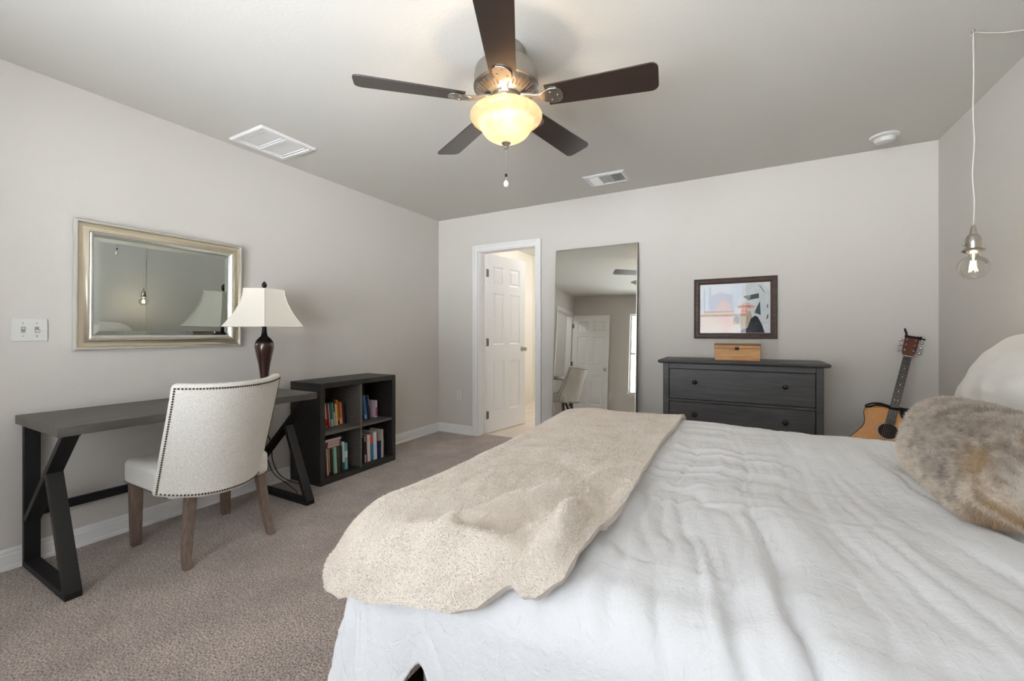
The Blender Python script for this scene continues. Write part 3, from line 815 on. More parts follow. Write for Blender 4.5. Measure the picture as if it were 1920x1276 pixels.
for inner in (0, 1):
    rr = []
    for k in range(nring + 1):
        t = k / nring; R = shade_r(t) - inner * .003; z = lz + .440 + .247 * t
        ring = []
        for s in range(6):
            A = va + s * PI / 3; B = va + (s + 1) * PI / 3
            pa, pb = Vector((math.cos(A), math.sin(A), 0)) * R, Vector((math.cos(B), math.sin(B), 0)) * R
            for q in range(6):
                f = q / 6; p = pa.lerp(pb, f)
                p *= 1 - .022 * math.sin(PI * f)      # panels bow in a little between the ribs
                ring.append(bm.verts.new((lx + p.x, ly + p.y, z)))
        rr.append(ring)
    rings.append(rr)
n = 36
for s, rr in enumerate(rings):
    for k in range(nring):
        for q in range(n):
            f = (rr[k][q], rr[k][(q + 1) % n], rr[k + 1][(q + 1) % n], rr[k + 1][q]); bm.faces.new(f if s == 0 else tuple(reversed(f)))
for k in (0, nring):
    for q in range(n):
        bm.faces.new((rings[0][k][q], rings[1][k][q], rings[1][k][(q + 1) % n], rings[0][k][(q + 1) % n]))
bmesh.ops.recalc_face_normals(bm, faces=bm.faces[:])
sh = obj('lamp_shade', bm, M['shade'], lp, smooth=25)
M['trimtape'] = mat('shade_piping', (240, 236, 226), .8)
bm = BM()
for s in range(6):
    A = va + s * PI / 3
    tube(bm, [(lx + math.cos(A) * (shade_r(k / 10) + .001), ly + math.sin(A) * (shade_r(k / 10) + .001), lz + .440 + .247 * k / 10) for k in range(11)], .0022, 6)
for t in (0, 1):
    R = shade_r(t) + .0006
    for s in range(6):
        A = va + s * PI / 3; B = va + (s + 1) * PI / 3
        pts = []
        for q in range(7):
            f = q / 6; p = Vector((math.cos(A), math.sin(A), 0)).lerp(Vector((math.cos(B), math.sin(B), 0)), f) * R * (1 - .022 * math.sin(PI * f)); pts.append((lx + p.x, ly + p.y, lz + .440 + .247 * t))
        tube(bm, pts, .0026, 6)
obj('piping', bm, M['trimtape'], sh, smooth=True)
# lamp flex hanging behind the desk
bm = BM(); tube(bm, spline([(-3.052, 1.63, .70), (-3.060, 1.655, .58), (-3.055, 1.685, .53), (-3.050, 1.76, .47), (-3.05, 1.85, .34), (-3.045, 1.86, .20), (-3.02, 1.90, .08), (-2.96, 1.97, .012), (-2.84, 1.985, .008), (-2.72, 1.93, .008), (-2.66, 1.88, .008)], 8), .0035, 8)
tag(obj('power_cord', bm, M['cable'], None, smooth=True), 'black power cord looping down behind the right desk leg to the carpet', 'cord')
bm = BM(); tube(bm, spline([(-3.06, 1.60, .69), (-3.060, 1.66, .44), (-3.055, 1.72, .40), (-3.05, 1.82, .22), (-3.03, 1.86, .10), (-2.95, 1.92, .012), (-2.80, 1.88, .008), (-2.72, 1.84, .008)], 8), .003, 8)
tag(obj('power_cord', bm, M['cable'], None, smooth=True), 'second thinner black cord lying in the right desk leg frame', 'cord')

# ================================================================== TALL LEANING MIRROR
tmr = thing('leaning_mirror', (-1.205, 3.74, 0), 'tall thin-edged mirror leaning on the back wall between door and dresser', 'mirror')
tb = Vector((0, 3.722, .006)); tt = Vector((0, 3.838, 1.945)); ax = (tt - tb); Lm = ax.length; ax.normalize(); nn = Vector((0, -ax.z, ax.y))
PT = lambda a, b, h: Vector((a, tb.y, tb.z)) + ax * b + nn * h
bm = BM(); frame_loop(bm, -1.603, -.812, 0, Lm, [(0, .0), (0, .0175), (.001, .018), (.007, .018), (.007, .0)], PT); obj('frame', bm, M['nickel'], tmr)
bm = BM(); frame_loop(bm, -1.603, -.812, 0, Lm, [(-.0025, -.006), (-.0025, .012), (-.0003, .012), (-.0003, -.006)], PT); obj('side_trim', bm, M['mirror_edge'], tmr, label='dark side edge')
def slabP(bm, P, a0, a1, b0, b1, h0, h1):
    vs_ = [bm.verts.new(P(a, b, h)) for h in (h0, h1) for a, b in ((a0, b0), (a1, b0), (a1, b1), (a0, b1))]
    for f in [(0, 3, 2, 1), (4, 5, 6, 7), (0, 1, 5, 4), (1, 2, 6, 5), (2, 3, 7, 6), (3, 0, 4, 7)]: bm.faces.new([vs_[i] for i in f])
    bmesh.ops.recalc_face_normals(bm, faces=bm.faces[:])
bm = BM(); slabP(bm, PT, -1.5955, -.8195, .0075, Lm - .0075, .010, .0165); obj('mirror_glass', bm, M['mirror2'], tmr)
bm = BM(); slabP(bm, PT, -1.5955, -.8195, .0075, Lm - .0075, -.004, .009); obj('backing_board', bm, M['mirror_edge'], tmr)

# ================================================================== DRESSER
dr = thing('dresser', (-.03, 3.62, 0), 'dark grey-stained chest of drawers against the back wall below the picture', 'dresser')
DX0, DX1, DY0, DY1, DZ = -.532, .478, 3.405, 3.835, .905
bm = BM()
prof = [(0, DZ), (0, .912), (-.006, .918), (-.010, .926), (-.008, .931)]
y0, y1 = DY0 - .030, DY1
pts = lambda o, z: [(-.566 + .0 - o * 1, y0 - o, z), (.512 + o, y0 - o, z), (.512 + o, y1, z), (-.566 - o, y1, z)]
lv = [(-.022, DZ), (-.006, .908), (.0, .914), (.002, .922), (-.002, .930), (-.006, .931)]
rg = [[bm.verts.new(p) for p in pts(o, z)] for o, z in lv]
for i in range(len(rg) - 1):
    for k in range(4): bm.faces.new((rg[i][k], rg[i][(k + 1) % 4], rg[i + 1][(k + 1) % 4], rg[i + 1][k]))
bm.faces.new(list(reversed(rg[0]))); bm.faces.new(rg[-1]); bmesh.ops.recalc_face_normals(bm, faces=bm.faces[:])
obj('dresser_top', bm, M['dresser'], dr, bevel=.001)
bm = BM()
st = .042
for x0, x1 in ((DX0, DX0 + st), (DX1 - st, DX1)): box(bm, x0, x1, DY0, DY0 + .035, 0, DZ - .0005); box(bm, x0, x1, DY1 - .035, DY1, 0, DZ - .0005)
for z0, z1 in ((.866, DZ - .0005), (.617, .634), (.380, .397), (.120, .155)): box(bm, DX0 + st, DX1 - st, DY0 + .002, DY0 + .030, z0, z1)
for x0, x1 in ((DX0 + .006, DX0 + .022), (DX1 - .022, DX1 - .006)): box(bm, x0, x1, DY0 + .035, DY1 - .035, .12, DZ - .0005)
box(bm, DX0 + st, DX1 - st, DY1 - .012, DY1 - .004, .12, DZ - .0005)
obj('carcass', bm, M['dresser'], dr, bevel=.0025)
for z0, z1 in ((.637, .863), (.400, .614), (.158, .377)):
    bm = BM(); box(bm, DX0 + st + .003, DX1 - st - .003, DY0 + .004, DY0 + .022, z0, z1)
    box(bm, DX0 + st + .02, DX1 - st - .02, DY0 + .0225, DY1 - .03, z0 + .01, z0 + .02)
    dw = obj('drawer', bm, M['dresser'], dr, bevel=.003)
    for kx in (-.306, .262):
        zc = (z0 + z1) / 2 + .018
        bm = BM(); lathe(bm, [(.009, .0), (.007, .010), (.012, .016), (.0165, .022), (.0165, .028), (.011, .034), (.001, .036)], 20, M=Matrix.Translation((kx, DY0 + .004, zc)) @ Matrix.Rotation(PI / 2, 4, 'X'))
        bmesh.ops.recalc_face_normals(bm, faces=bm.faces[:]); obj('knob', bm, M['dresser_knob'], dw, smooth=True)

# wooden box on the dresser
bx0, bx1, by0, by1, bz = -.176, .120, 3.50, 3.66, .9325
wb = thing('wooden_box', ((bx0 + bx1) / 2, (by0 + by1) / 2, bz), 'honey-coloured wooden keepsake box with a black latch on the dresser', 'box')
bm = BM(); box(bm, bx0, bx1, by0, by1, bz, bz + .088); obj('box_body', bm, M['box_wood'], wb, bevel=.002)
bm = BM()
Mx = Matrix.Identity(4)
prism(bm, [(by0 - .002, bz + .0895), (by0 - .002, bz + .114), (by0 + .020, bz + .126), (by1 - .020, bz + .126), (by1 + .002, bz + .114), (by1 + .002, bz + .0895)], bx0 - .003, bx1 + .003, 'x'); obj('lid', bm, M['box_wood'], wb, bevel=.002)
M['box_dark'] = mat('dark_wood_strip', (86, 50, 28), .5)
bm = BM(); box(bm, bx0 - .004, bx1 + .004, by0 - .004, by0 + .004, bz + .112, bz + .121); obj('lid_edge_strip', bm, M['box_dark'], wb, label='dark brown strip along lid edge')
bm = BM(); box(bm, -.042, -.015, by0 - .008, by0 - .0022, bz + .078, bz + .100); lathe(bm, [(.007, 0), (.007, .006), (.002, .008)], 12, M=Matrix.Translation((-.0285, by0 - .008, bz + .089)) @ Matrix.Rotation(PI / 2, 4, 'X')); bmesh.ops.recalc_face_normals(bm, faces=bm.faces[:]); obj('latch', bm, M['black_metal'], wb)

# ================================================================== FRAMED PICTURE
pf = thing('framed_picture', (-.0525, BY - .01, 1.09), 'dark wood framed photograph of a woman in a hat hung above the dresser', 'picture')
PP = lambda a, b, h: Vector((a, BY - .002 - h, b))
bm = BM(); frame_loop(bm, -.351, .246, 1.090, 1.586, [(0, .0), (0, .020), (.006, .024), (.018, .019), (.030, .022), (.040, .018), (.046, .012), (.046, .0)], PP); obj('frame', bm, M['frame_dark'], pf, smooth=30)
ia0, ia1, ib0, ib1 = -.3045, .1995, 1.1365, 1.5395
cols = {}
def pm(rgb):
    if rgb not in cols: cols[rgb] = (len(cols), mat('print_%d_%d_%d' % rgb, rgb, .6, spec=.1))
    return cols[rgb][0]
def pmn(rgb, rgb2, sc, st):
    if rgb not in cols: cols[rgb] = (len(cols), mat('print_%d_%d_%d' % rgb, rgb, .6, spec=.1, vary=(rgb2, sc, st)))
    return cols[rgb][0]
bm = BM()
lay = [0]
def shape(uv, mi):
    lay[0] += 1; h = .0045 + lay[0] * .00006
    P3 = [PP(ia0 + u * (ia1 - ia0), ib1 - v * (ib1 - ib0), h) for u, v in uv]
    bm.faces.new([bm.verts.new(p) for p in P3]).material_index = mi
def ell(u, v, ru, rv, mi, n=18, rot=0): shape([(u + ru * math.cos(2 * PI * k / n + rot), v + rv * math.sin(2 * PI * k / n + rot)) for k in range(n)], mi)
def rect(u0, v0, u1, v1, mi): shape([(u0, v0), (u1, v0), (u1, v1), (u0, v1)], mi)
rect(0, 0, 1, 1, pm((226, 230, 236)))
rect(.012, .60, .56, .99, pmn((236, 226, 216), (232, 208, 196), 22, (1, 1, 1)))
rect(.055, .10, .075, .56, pm((196, 208, 226))); rect(.13, .06, .17, .55, pm((206, 214, 228)))
shape([(.17, .24), (.24, .20), (.32, .15), (.42, .22), (.49, .20), (.50, .58), (.17, .58)], pmn((198, 204, 218), (214, 214, 224), 26, (1, 1, 1)))  # mountain reflected in the glass, painted into the print here and below
shape([(.20, .58), (.27, .46), (.30, .36), (.36, .33), (.42, .37), (.47, .50), (.49, .58)], pmn((224, 204, 208), (236, 214, 208), 34, (1, 1, 1)))
rect(.055, .55, .50, .585, pm((204, 178, 178))); rect(.05, .585, .50, .615, pm((238, 216, 190)))
shape([(.22, .66), (.36, .70), (.46, .64), (.48, .86), (.42, .99), (.34, .99), (.30, .82)], pmn((238, 212, 206), (236, 194, 188), 30, (1, 1, 1)))
shape([(.46, .0), (.60, .0), (.60, .20), (.50, .62), (.49, .40)], pm((216, 224, 236)))
shape([(.60, .02), (.90, .02), (.99, .18), (.99, .80), (.90, .84), (.62, .55)], pmn((208, 213, 216), (220, 224, 226), 18, (1, 1, 1)))
shape([(.63, .27), (.845, .215), (.85, .31), (.70, .345)], pm((78, 88, 90)))
shape([(.65, .26), (.74, .24), (.72, .33), (.68, .33)], pm((150, 160, 162)))
shape([(.86, .37), (.785, .60), (.872, .645)], pm((72, 84, 86)))
shape([(.835, .045), (.875, .08), (.925, .20), (.912, .20), (.868, .10)], pm((120, 126, 128)))
rect(.955, .44, .972, .51, pm((110, 116, 118))); shape([(.955, .66), (.975, .62), (.972, .70), (.945, .74)], pm((92, 98, 100)))
# figure: hand, hair, face, hat, coat
ell(.535, .745, .045, .09, pm((158, 162, 164))); ell(.51, .80, .028, .035, pm((206, 172, 160)))
shape([(.60, .58), (.73, .56), (.755, .72), (.73, .90), (.66, .97), (.585, .90), (.57, .74)], pmn((206, 190, 168), (168, 150, 128), 60, (1, 1, .2)))
shape([(.735, .72), (.79, .655), (.83, .68), (.885, .82), (.925, .995), (.59, .995), (.60, .93), (.69, .90)], pmn((52, 54, 60), (74, 76, 84), 30, (1, 1, 1)))
ell(.645, .575, .048, .085, pm((224, 166, 148))); ell(.628, .565, .008, .010, pm((90, 60, 52))); ell(.664, .565, .008, .010, pm((90, 60, 52))); ell(.645, .625, .018, .008, pm((196, 96, 90)))
ell(.668, .475, .125, .040, pm((214, 166, 152)), rot=.0); shape([(.60, .47), (.615, .42), (.66, .395), (.715, .41), (.735, .47)], pm((222, 182, 168))); rect(.605, .455, .735, .472, pm((150, 98, 88)))
obj('photo_print', bm, [v[1] for v in sorted(cols.values(), key=lambda q: q[0])], pf)
bm = BM(); slabP(bm, PP, ia0 - .001, ia1 + .001, ib0 - .001, ib1 + .001, .0005, .0042); obj('mount', bm, M['pages'], pf)
bm = BM(); slabP(bm, PP, ia0, ia1, ib0, ib1, .0085, .0095); obj('glass', bm, M['picture_glass'], pf)
# ================================================================== GUITAR
gS = Vector((.851, 3.62, .487))                       # centre of the sound hole
gv = Vector((.134, .145, .489)).normalized()
gw = (Vector((-.26, -1, 0)) - gv * Vector((-.26, -1, 0)).dot(gv)).normalized()
gu = gv.cross(gw).normalized()
GM = Matrix(((gu.x, gv.x, gw.x, gS.x), (gu.y, gv.y, gw.y, gS.y), (gu.z, gv.z, gw.z, gS.z), (0, 0, 0, 1)))
gt = thing('acoustic_guitar', gS - gv * .36, 'orange-topped acoustic cutaway guitar on a stand in the far right corner', 'guitar')
half = [(0, -.345), (.08, -.343), (.145, -.315), (.188, -.255), (.200, -.185), (.185, -.115), (.150, -.050), (.128, .0), (.130, .045), (.142, .085), (.140, .120), (.110, .146), (.06, .155), (.026, .156)]
right = [(0, -.345), (.08, -.343), (.145, -.315), (.188, -.255), (.200, -.185), (.185, -.115), (.150, -.050), (.128, .0), (.128, .035), (.136, .062), (.128, .078), (.095, .082), (.062, .092), (.040, .120), (.026, .150)]
L_ = [Vector((-x, y, 0)) for x, y in half]; R_ = [Vector((x, y, 0)) for x, y in right]
lo = [Vector((p.x, p.y, 0)) for p in spline(R_, 5)] + [Vector((p.x, p.y, 0)) for p in reversed(spline(L_, 5)[1:])]
def gpoly(bm, pts, z0, z1, mi=0, scale=1):
    A = [bm.verts.new(GM @ Vector((p.x * scale, p.y, z0))) for p in pts]; B = [bm.verts.new(GM @ Vector((p.x * scale, p.y, z1))) for p in pts]
    n = len(pts)
    for i in range(n): bm.faces.new((A[i], A[(i + 1) % n], B[(i + 1) % n], B[i])).material_index = mi
    bm.faces.new(list(reversed(A))).material_index = mi; bm.faces.new(B).material_index = mi
    bmesh.ops.recalc_face_normals(bm, faces=bm.faces[:])
bm = BM(); gpoly(bm, lo, -.105, -.0035); obj('body', bm, M['guitar_side'], gt, smooth=30)
bm = BM(); gpoly(bm, lo, -.003, .0); tp = obj('soundboard', bm, M['guitar_top'], gt, smooth=30)
bm = BM()
n = len(lo)
tube(bm, [GM @ Vector((p.x, p.y, 0)) for p in lo + [lo[0]]], .0022, 6, cap=False); obj('binding', bm, M['guitar_side'], tp, smooth=True)
bm = BM(); lathe(bm, [(.050, .0003), (.050, .0010), (.001, .0011)], 40, M=GM, cap=False); obj('sound_hole', bm, mat('sound_hole_dark', (38, 20, 14), .8), gt)
bm = BM()
for a, b in ((.051, .0535), (.0555, .060), (.062, .064)): 
    lathe(bm, [(a, .0004), (a, .0014), (b, .0014), (b, .0004)], 40, M=GM, cap=False)
bmesh.ops.recalc_face_normals(bm, faces=bm.faces[:]); obj('rosette', bm, mat('rosette_rings', (206, 178, 140), .4), gt)
bm = BM(); gpoly(bm, [Vector(p + (0,)) for p in ((.045, -.035), (.066, .0), (.095, -.03), (.105, -.075), (.085, -.115), (.05, -.10))], .0003, .0016); obj('pickguard', bm, M['ebony'], gt)
bm = BM(); gpoly(bm, [Vector(p + (0,)) for p in ((-.025, .050), (.025, .050), (.0215, .526), (-.0215, .526))], .0017, .0085); fb = obj('fretboard', bm, M['ebony'], gt, bevel=.001)
bm = BM()
for k in range(1, 21):
    y = .527 - .645 * (1 - 2 ** (-k / 12)); w = .0215 + (.0035) * (.527 - y) / .477
    box(bm, -w, w, y - .0004, y + .0004, .0086, .0094, M=GM)
obj('frets', bm, M['steel'], fb)
bm = BM()
for k in (3, 5, 7, 9, 12, 15):
    yf = lambda q: .527 - .645 * (1 - 2 ** (-q / 12))
    y = (yf(k) + yf(k - 1)) / 2
    for xo in ((0,) if k != 12 else (-.009, .009)): lathe(bm, [(.0030, .0086), (.0030, .0090), (.0005, .0091)], 12, c=(xo, y, 0), M=GM)
bmesh.ops.recalc_face_normals(bm, faces=bm.faces[:]); obj('inlay_dots', bm, M['pearl'], fb)
bm = BM()
for k in range(12):
    pass
rings = []
for k in range(13):
    y = .140 + .39 * k / 12; w = .024 - .003 * k / 12; d = .022 - .004 * k / 12
    rings.append([bm.verts.new(GM @ Vector((w * math.cos(PI + PI * q / 8), y, .0015 + d * math.sin(PI + PI * q / 8)))) for q in range(9)])
for i in range(12):
    for q in range(8): bm.faces.new((rings[i][q], rings[i][q + 1], rings[i + 1][q + 1], rings[i + 1][q]))
    bm.faces.new((rings[i][8], rings[i][0], rings[i + 1][0], rings[i + 1][8]))
bm.faces.new(rings[0]); bm.faces.new(list(reversed(rings[-1]))); bmesh.ops.recalc_face_normals(bm, faces=bm.faces[:]); obj('neck', bm, M['guitar_side'], gt, smooth=40)
HM = GM @ Matrix.Translation((0, .530, .002)) @ Matrix.Rotation(math.radians(-13), 4, 'X')
bm = BM()
hp = [(-.021, 0), (-.032, .025), (-.036, .06), (-.037, .150), (-.030, .168), (-.012, .160), (0, .166), (.012, .160), (.030, .168), (.037, .150), (.036, .06), (.032, .025), (.021, 0)]
A = [bm.verts.new(HM @ Vector((x, y, -.014))) for x, y in hp]; B = [bm.verts.new(HM @ Vector((x, y, 0))) for x, y in hp]; n = len(hp)
for i in range(n): bm.faces.new((A[i], A[(i + 1) % n], B[(i + 1) % n], B[i]))
bm.faces.new(list(reversed(A))); bm.faces.new(B); bmesh.ops.recalc_face_normals(bm, faces=bm.faces[:])
hs = obj('headstock', bm, M['guitar_side'], gt, bevel=.0015)
bm = BM(); box(bm, -.0215, .0215, .526, .531, .002, .011, M=GM); obj('nut', bm, M['pearl'], gt)
for sx in (-1, 1):
    for k in range(3):
        yy = .045 + .042 * k
        bm = BM()
        lathe(bm, [(.005, .0005), (.005, .002), (.003, .003), (.003, .012)], 10, c=(sx * .022, yy, 0), M=HM)
        tube(bm, [HM @ Vector((sx * .030, yy, -.017)), HM @ Vector((sx * .046, yy, -.017))], .0028, 8)
        lathe(bm, [(.003, 0), (.0085, .002), (.0095, .008), (.0085, .014), (.003, .016)], 12, M=HM @ Matrix.Translation((sx * .046, yy, -.017)) @ Matrix.Rotation(sx * PI / 2, 4, 'Y'))
        bmesh.ops.recalc_face_normals(bm, faces=bm.faces[:])
        obj('tuning_peg', bm, M['steel'], gt, smooth=40)
bm = BM(); gpoly(bm, [Vector(p + (0,)) for p in ((-.075, -.165), (-.055, -.152), (.055, -.152), (.075, -.165), (.06, -.182), (-.06, -.182))], .0003, .007); obj('bridge', bm, M['ebony'], gt, bevel=.001)
for k in range(6):
    x = -.0175 + .007 * k; xb = -.0265 + .0106 * k
    bm = BM(); tube(bm, [GM @ Vector((xb, -.165, .010)), GM @ Vector((x, .531, .0118))], .0006 + .0001 * (5 - k) / 2, 5); obj('string', bm, M['steel'], gt)
# strap tied round the neck above the body
bm = BM()
path = spline([(-.016, .160, .020), (-.040, .165, .018), (-.070, .168, .012), (-.105, .160, .010), (-.135, .140, .010), (-.140, .125, .012), (-.120, .130, .014), (-.095, .150, .014), (-.060, .158, .016), (-.02, .152, .022), (.02, .158, .020), (.036, .166, .008), (.066, .160, .004), (.072, .172, -.004), (.030, .170, -.030), (-.03, .166, -.030)], 5)
rings = []
for i, p in enumerate(path):
    rings.append((p, .0055))
tube(bm, [GM @ p for p, r in rings], [.0055 if i < len(rings) * .62 else .009 for i in range(len(rings))], 8); 
tube(bm, [GM @ Vector(p) for p in spline([(.040, .165, .004), (.050, .130, .004), (.062, .100, .002), (.076, .080, -.010), (.10, .06, -.05)], 5)], .011, 8)
tag(obj('guitar_strap', bm, mat('black_strap', (20, 19, 20), .8), None, smooth=True), 'black guitar strap looped around the neck of the acoustic guitar', 'guitar strap')
# capo clipped on the headstock
cp = thing('guitar_capo', HM @ Vector((0, .15, 0)), 'black spring capo clipped on top of the guitar headstock', 'capo')
bm = BM(); box(bm, -.040, .036, .146, .158, .0005, .010, M=HM @ Matrix.Translation((0, 0, .001))); box(bm, .030, .040, .144, .160, -.018, .012, M=HM @ Matrix.Translation((.006, 0, .002))); obj('pad_arm', bm, M['black_metal'], cp, bevel=.002)
bm = BM(); tube(bm, [HM @ Vector(p) for p in spline([(-.030, .158, .004), (-.036, .178, .006), (-.046, .200, .010), (-.054, .222, .012)], 4)], .0065, 8); obj('handle', bm, M['black_metal'], cp, smooth=True)
bm = BM(); tube(bm, [HM @ Vector(p) for p in spline([(.034, .158, .004), (.046, .148, .006), (.066, .142, .006)], 4)], .005, 8); obj('tuner_clip', bm, M['black_metal'], cp, smooth=True)
# stand
sd = thing('guitar_stand', (gS.x - .09, gS.y - .05, 0), 'black tubular guitar stand under the acoustic guitar, mostly hidden by the bed', 'guitar stand')
base = gS - gv * .352
for sx in (-1, 1):
    p = GM @ Vector((sx * .11, -.360, -.07))
    bm = BM(); tube(bm, [(p.x, p.y + .05, p.z), (p.x, p.y - .05, p.z), (p.x, p.y - .065, p.z + .03)], .008, 8); tube(bm, [(p.x, p.y + .05, p.z), (p.x + sx * .04, p.y - .10, .008)], .008, 8); obj('leg', bm, M['black_metal'], sd, smooth=True)
p1, p2 = GM @ Vector((-.11, -.360, -.07)), GM @ Vector((.11, -.360, -.07))
bm = BM(); tube(bm, [(p1.x, p1.y + .05, p1.z), (p2.x, p2.y + .05, p2.z)], .008, 8); obj('cross_tube', bm, M['black_metal'], sd, smooth=True)
q = (p1 + p2) / 2 + Vector((0, .05, 0)); bt = GM @ Vector((0, -.20, -.115))
bm = BM(); tube(bm, [q, (q.x + .01, q.y + .09, .012)], .008, 8); obj('rear_leg', bm, M['black_metal'], sd, smooth=True)

# ================================================================== CEILING FAN
fx, fy = -.947, 1.670
fan = thing('ceiling_fan', (fx, fy, H), 'brushed nickel ceiling fan with five dark blades and a lit glass bowl', 'ceiling fan')
FC = (fx, fy, 0)
bm = BM(); lathe(bm, [(.078, H - .0005), (.080, H - .010), (.074, H - .030), (.054, H - .052), (.030, H - .060), (.018, H - .062)], 40, c=FC); obj('canopy', bm, M['nickel'], fan, smooth=40)
bm = BM(); lathe(bm, [(.0135, H - .0625), (.0135, 2.362)], 20, c=FC); obj('downrod', bm, M['nickel'], fan, smooth=40)
bm = BM(); lathe(bm, [(.020, 2.380), (.034, 2.376), (.040, 2.366), (.090, 2.360), (.128, 2.350), (.143, 2.335), (.147, 2.310), (.147, 2.268), (.150, 2.264), (.150, 2.258), (.144, 2.254)][::-1], 48, c=FC); obj('motor_housing', bm, M['nickel'], fan, smooth=40)
bm = BM(); lathe(bm, [(.072, 2.216), (.096, 2.222), (.126, 2.238), (.142, 2.2535)], 48, c=FC)
bmesh.ops.recalc_face_normals(bm, faces=bm.faces[:]); obj('vent_ring', bm, M['nickel'], fan, smooth=40)
bm = BM()
for k in range(40):
    a = 2 * PI * k / 40
    p0 = Vector((fx + .100 * math.cos(a), fy + .100 * math.sin(a), 2.2235)); p1 = Vector((fx + .134 * math.cos(a), fy + .134 * math.sin(a), 2.2440))
    tube(bm, [p0, p1], .0026, 6)
obj('vent_slots', bm, mat('slot_bronze', (96, 72, 48), .5), fan)
bm = BM(); lathe(bm, [(.040, 2.170), (.062, 2.174), (.070, 2.190), (.070, 2.2155)], 40, c=FC); obj('switch_cup', bm, M['nickel'], fan, smooth=40)
bm = BM(); lathe(bm, [(.046, 2.158), (.056, 2.160), (.056, 2.169), (.046, 2.1698)], 40, c=FC); obj('fitter_ring', bm, M['nickel'], fan, smooth=40)
# glass bowl (bell shaped, translucent, open at the top)
gm = bpy.data.materials.new('amber_frosted_glass'); gm.use_nodes = True
nt = gm.node_tree; N = nt.nodes; Lk = nt.links
for nd in list(N): N.remove(nd)
o_ = N.new('ShaderNodeOutputMaterial'); tr = N.new('ShaderNodeBsdfTranslucent'); df = N.new('ShaderNodeBsdfDiffuse'); gl = N.new('ShaderNodeBsdfGlossy')
tcg = N.new('ShaderNodeTexCoord'); nzg = N.new('ShaderNodeTexNoise'); nzg.inputs['Scale'].default_value = 9; nzg.inputs['Detail'].default_value = 4; nzg.inputs['Distortion'].default_value = 1.2
Lk.new(tcg.outputs['Object'], nzg.inputs['Vector'])
cr = N.new('ShaderNodeValToRGB'); cr.color_ramp.elements[0].position = .42; cr.color_ramp.elements[0].color = (.22, .155, .098, 1); cr.color_ramp.elements[1].position = .6; cr.color_ramp.elements[1].color = (.27, .21, .148, 1)
Lk.new(nzg.outputs['Fac'], cr.inputs[0]); Lk.new(cr.outputs[0], tr.inputs[0])
df.inputs[0].default_value = (.35, .30, .22, 1); gl.inputs['Roughness'].default_value = .15
m1 = N.new('ShaderNodeMixShader'); m1.inputs[0].default_value = .25; Lk.new(tr.outputs[0], m1.inputs[1]); Lk.new(df.outputs[0], m1.inputs[2])
m2 = N.new('ShaderNodeMixShader'); m2.inputs[0].default_value = .05; Lk.new(m1.outputs[0], m2.inputs[1]); Lk.new(gl.outputs[0], m2.inputs[2]); Lk.new(m2.outputs[0], o_.inputs[0])
bm = BM(); gp = [(.122, 2.163), (.128, 2.161), (.138, 2.157), (.156, 2.145), (.165, 2.130), (.162, 2.116), (.149, 2.103), (.132, 2.094), (.121, 2.084), (.115, 2.070), (.104, 2.052), (.084, 2.034), (.056, 2.020), (.026, 2.012), (.012, 2.011)]
gp2 = [(p.x, p.z) for p in spline([(a, 0, b) for a, b in gp], 3)]
lathe(bm, gp2, 56, c=FC, cap=False); bmesh.ops.recalc_face_normals(bm, faces=bm.faces[:]); obj('glass_bowl', bm, gm, fan, smooth=True, label='lit amber glass bowl')
bm = BM(); lathe(bm, [(.012, 2.012), (.020, 2.010), (.022, 2.004), (.014, 1.998), (.009, 1.990), (.011, 1.984), (.006, 1.977), (.001, 1.976)][::-1], 20, c=FC); obj('bowl_finial', bm, M['nickel'], fan, smooth=40)
bm = BM()
for k in range(30): lathe(bm, [(.0004, 0), (.0015, .0008), (.0015, .0022), (.0004, .003)], 6, c=(fx, fy, 1.975 - .0036 * (k + 1)))
bm2z = 1.975 - .0036 * 30
pc = obj('pull_chain', bm, M['steel'], fan, smooth=True)
bm = BM(); lathe(bm, [(.002, bm2z + .001), (.006, bm2z - .004), (.0062, bm2z - .012), (.003, bm2z - .016)][::-1], 12, c=FC); obj('chain_connector', bm, M['lamp_black'], pc, smooth=True)
bm = BM(); lathe(bm, [(.0015, bm2z - .016), (.0015, bm2z - .030), (.010, bm2z - .038), (.0125, bm2z - .048), (.010, bm2z - .058), (.002, bm2z - .062)][::-1], 16, c=FC); obj('chain_pull', bm, M['plastic'], pc, smooth=True)
# bulbs inside the bowl
for k in range(2):
    a = math.radians(300 + 180 * k); px_, py_ = fx + .052 * math.cos(a), fy + .052 * math.sin(a)
    l = bpy.data.lights.new('bowl_bulb', 'POINT'); l.energy = 3.6; l.color = (1, .78, .56); l.shadow_soft_size = .022
    lo_ = bpy.data.objects.new('bowl_bulb', l); COL.objects.link(lo_); lo_.parent = fan; lo_.location = Vector((px_, py_, 2.128)) - fan.location
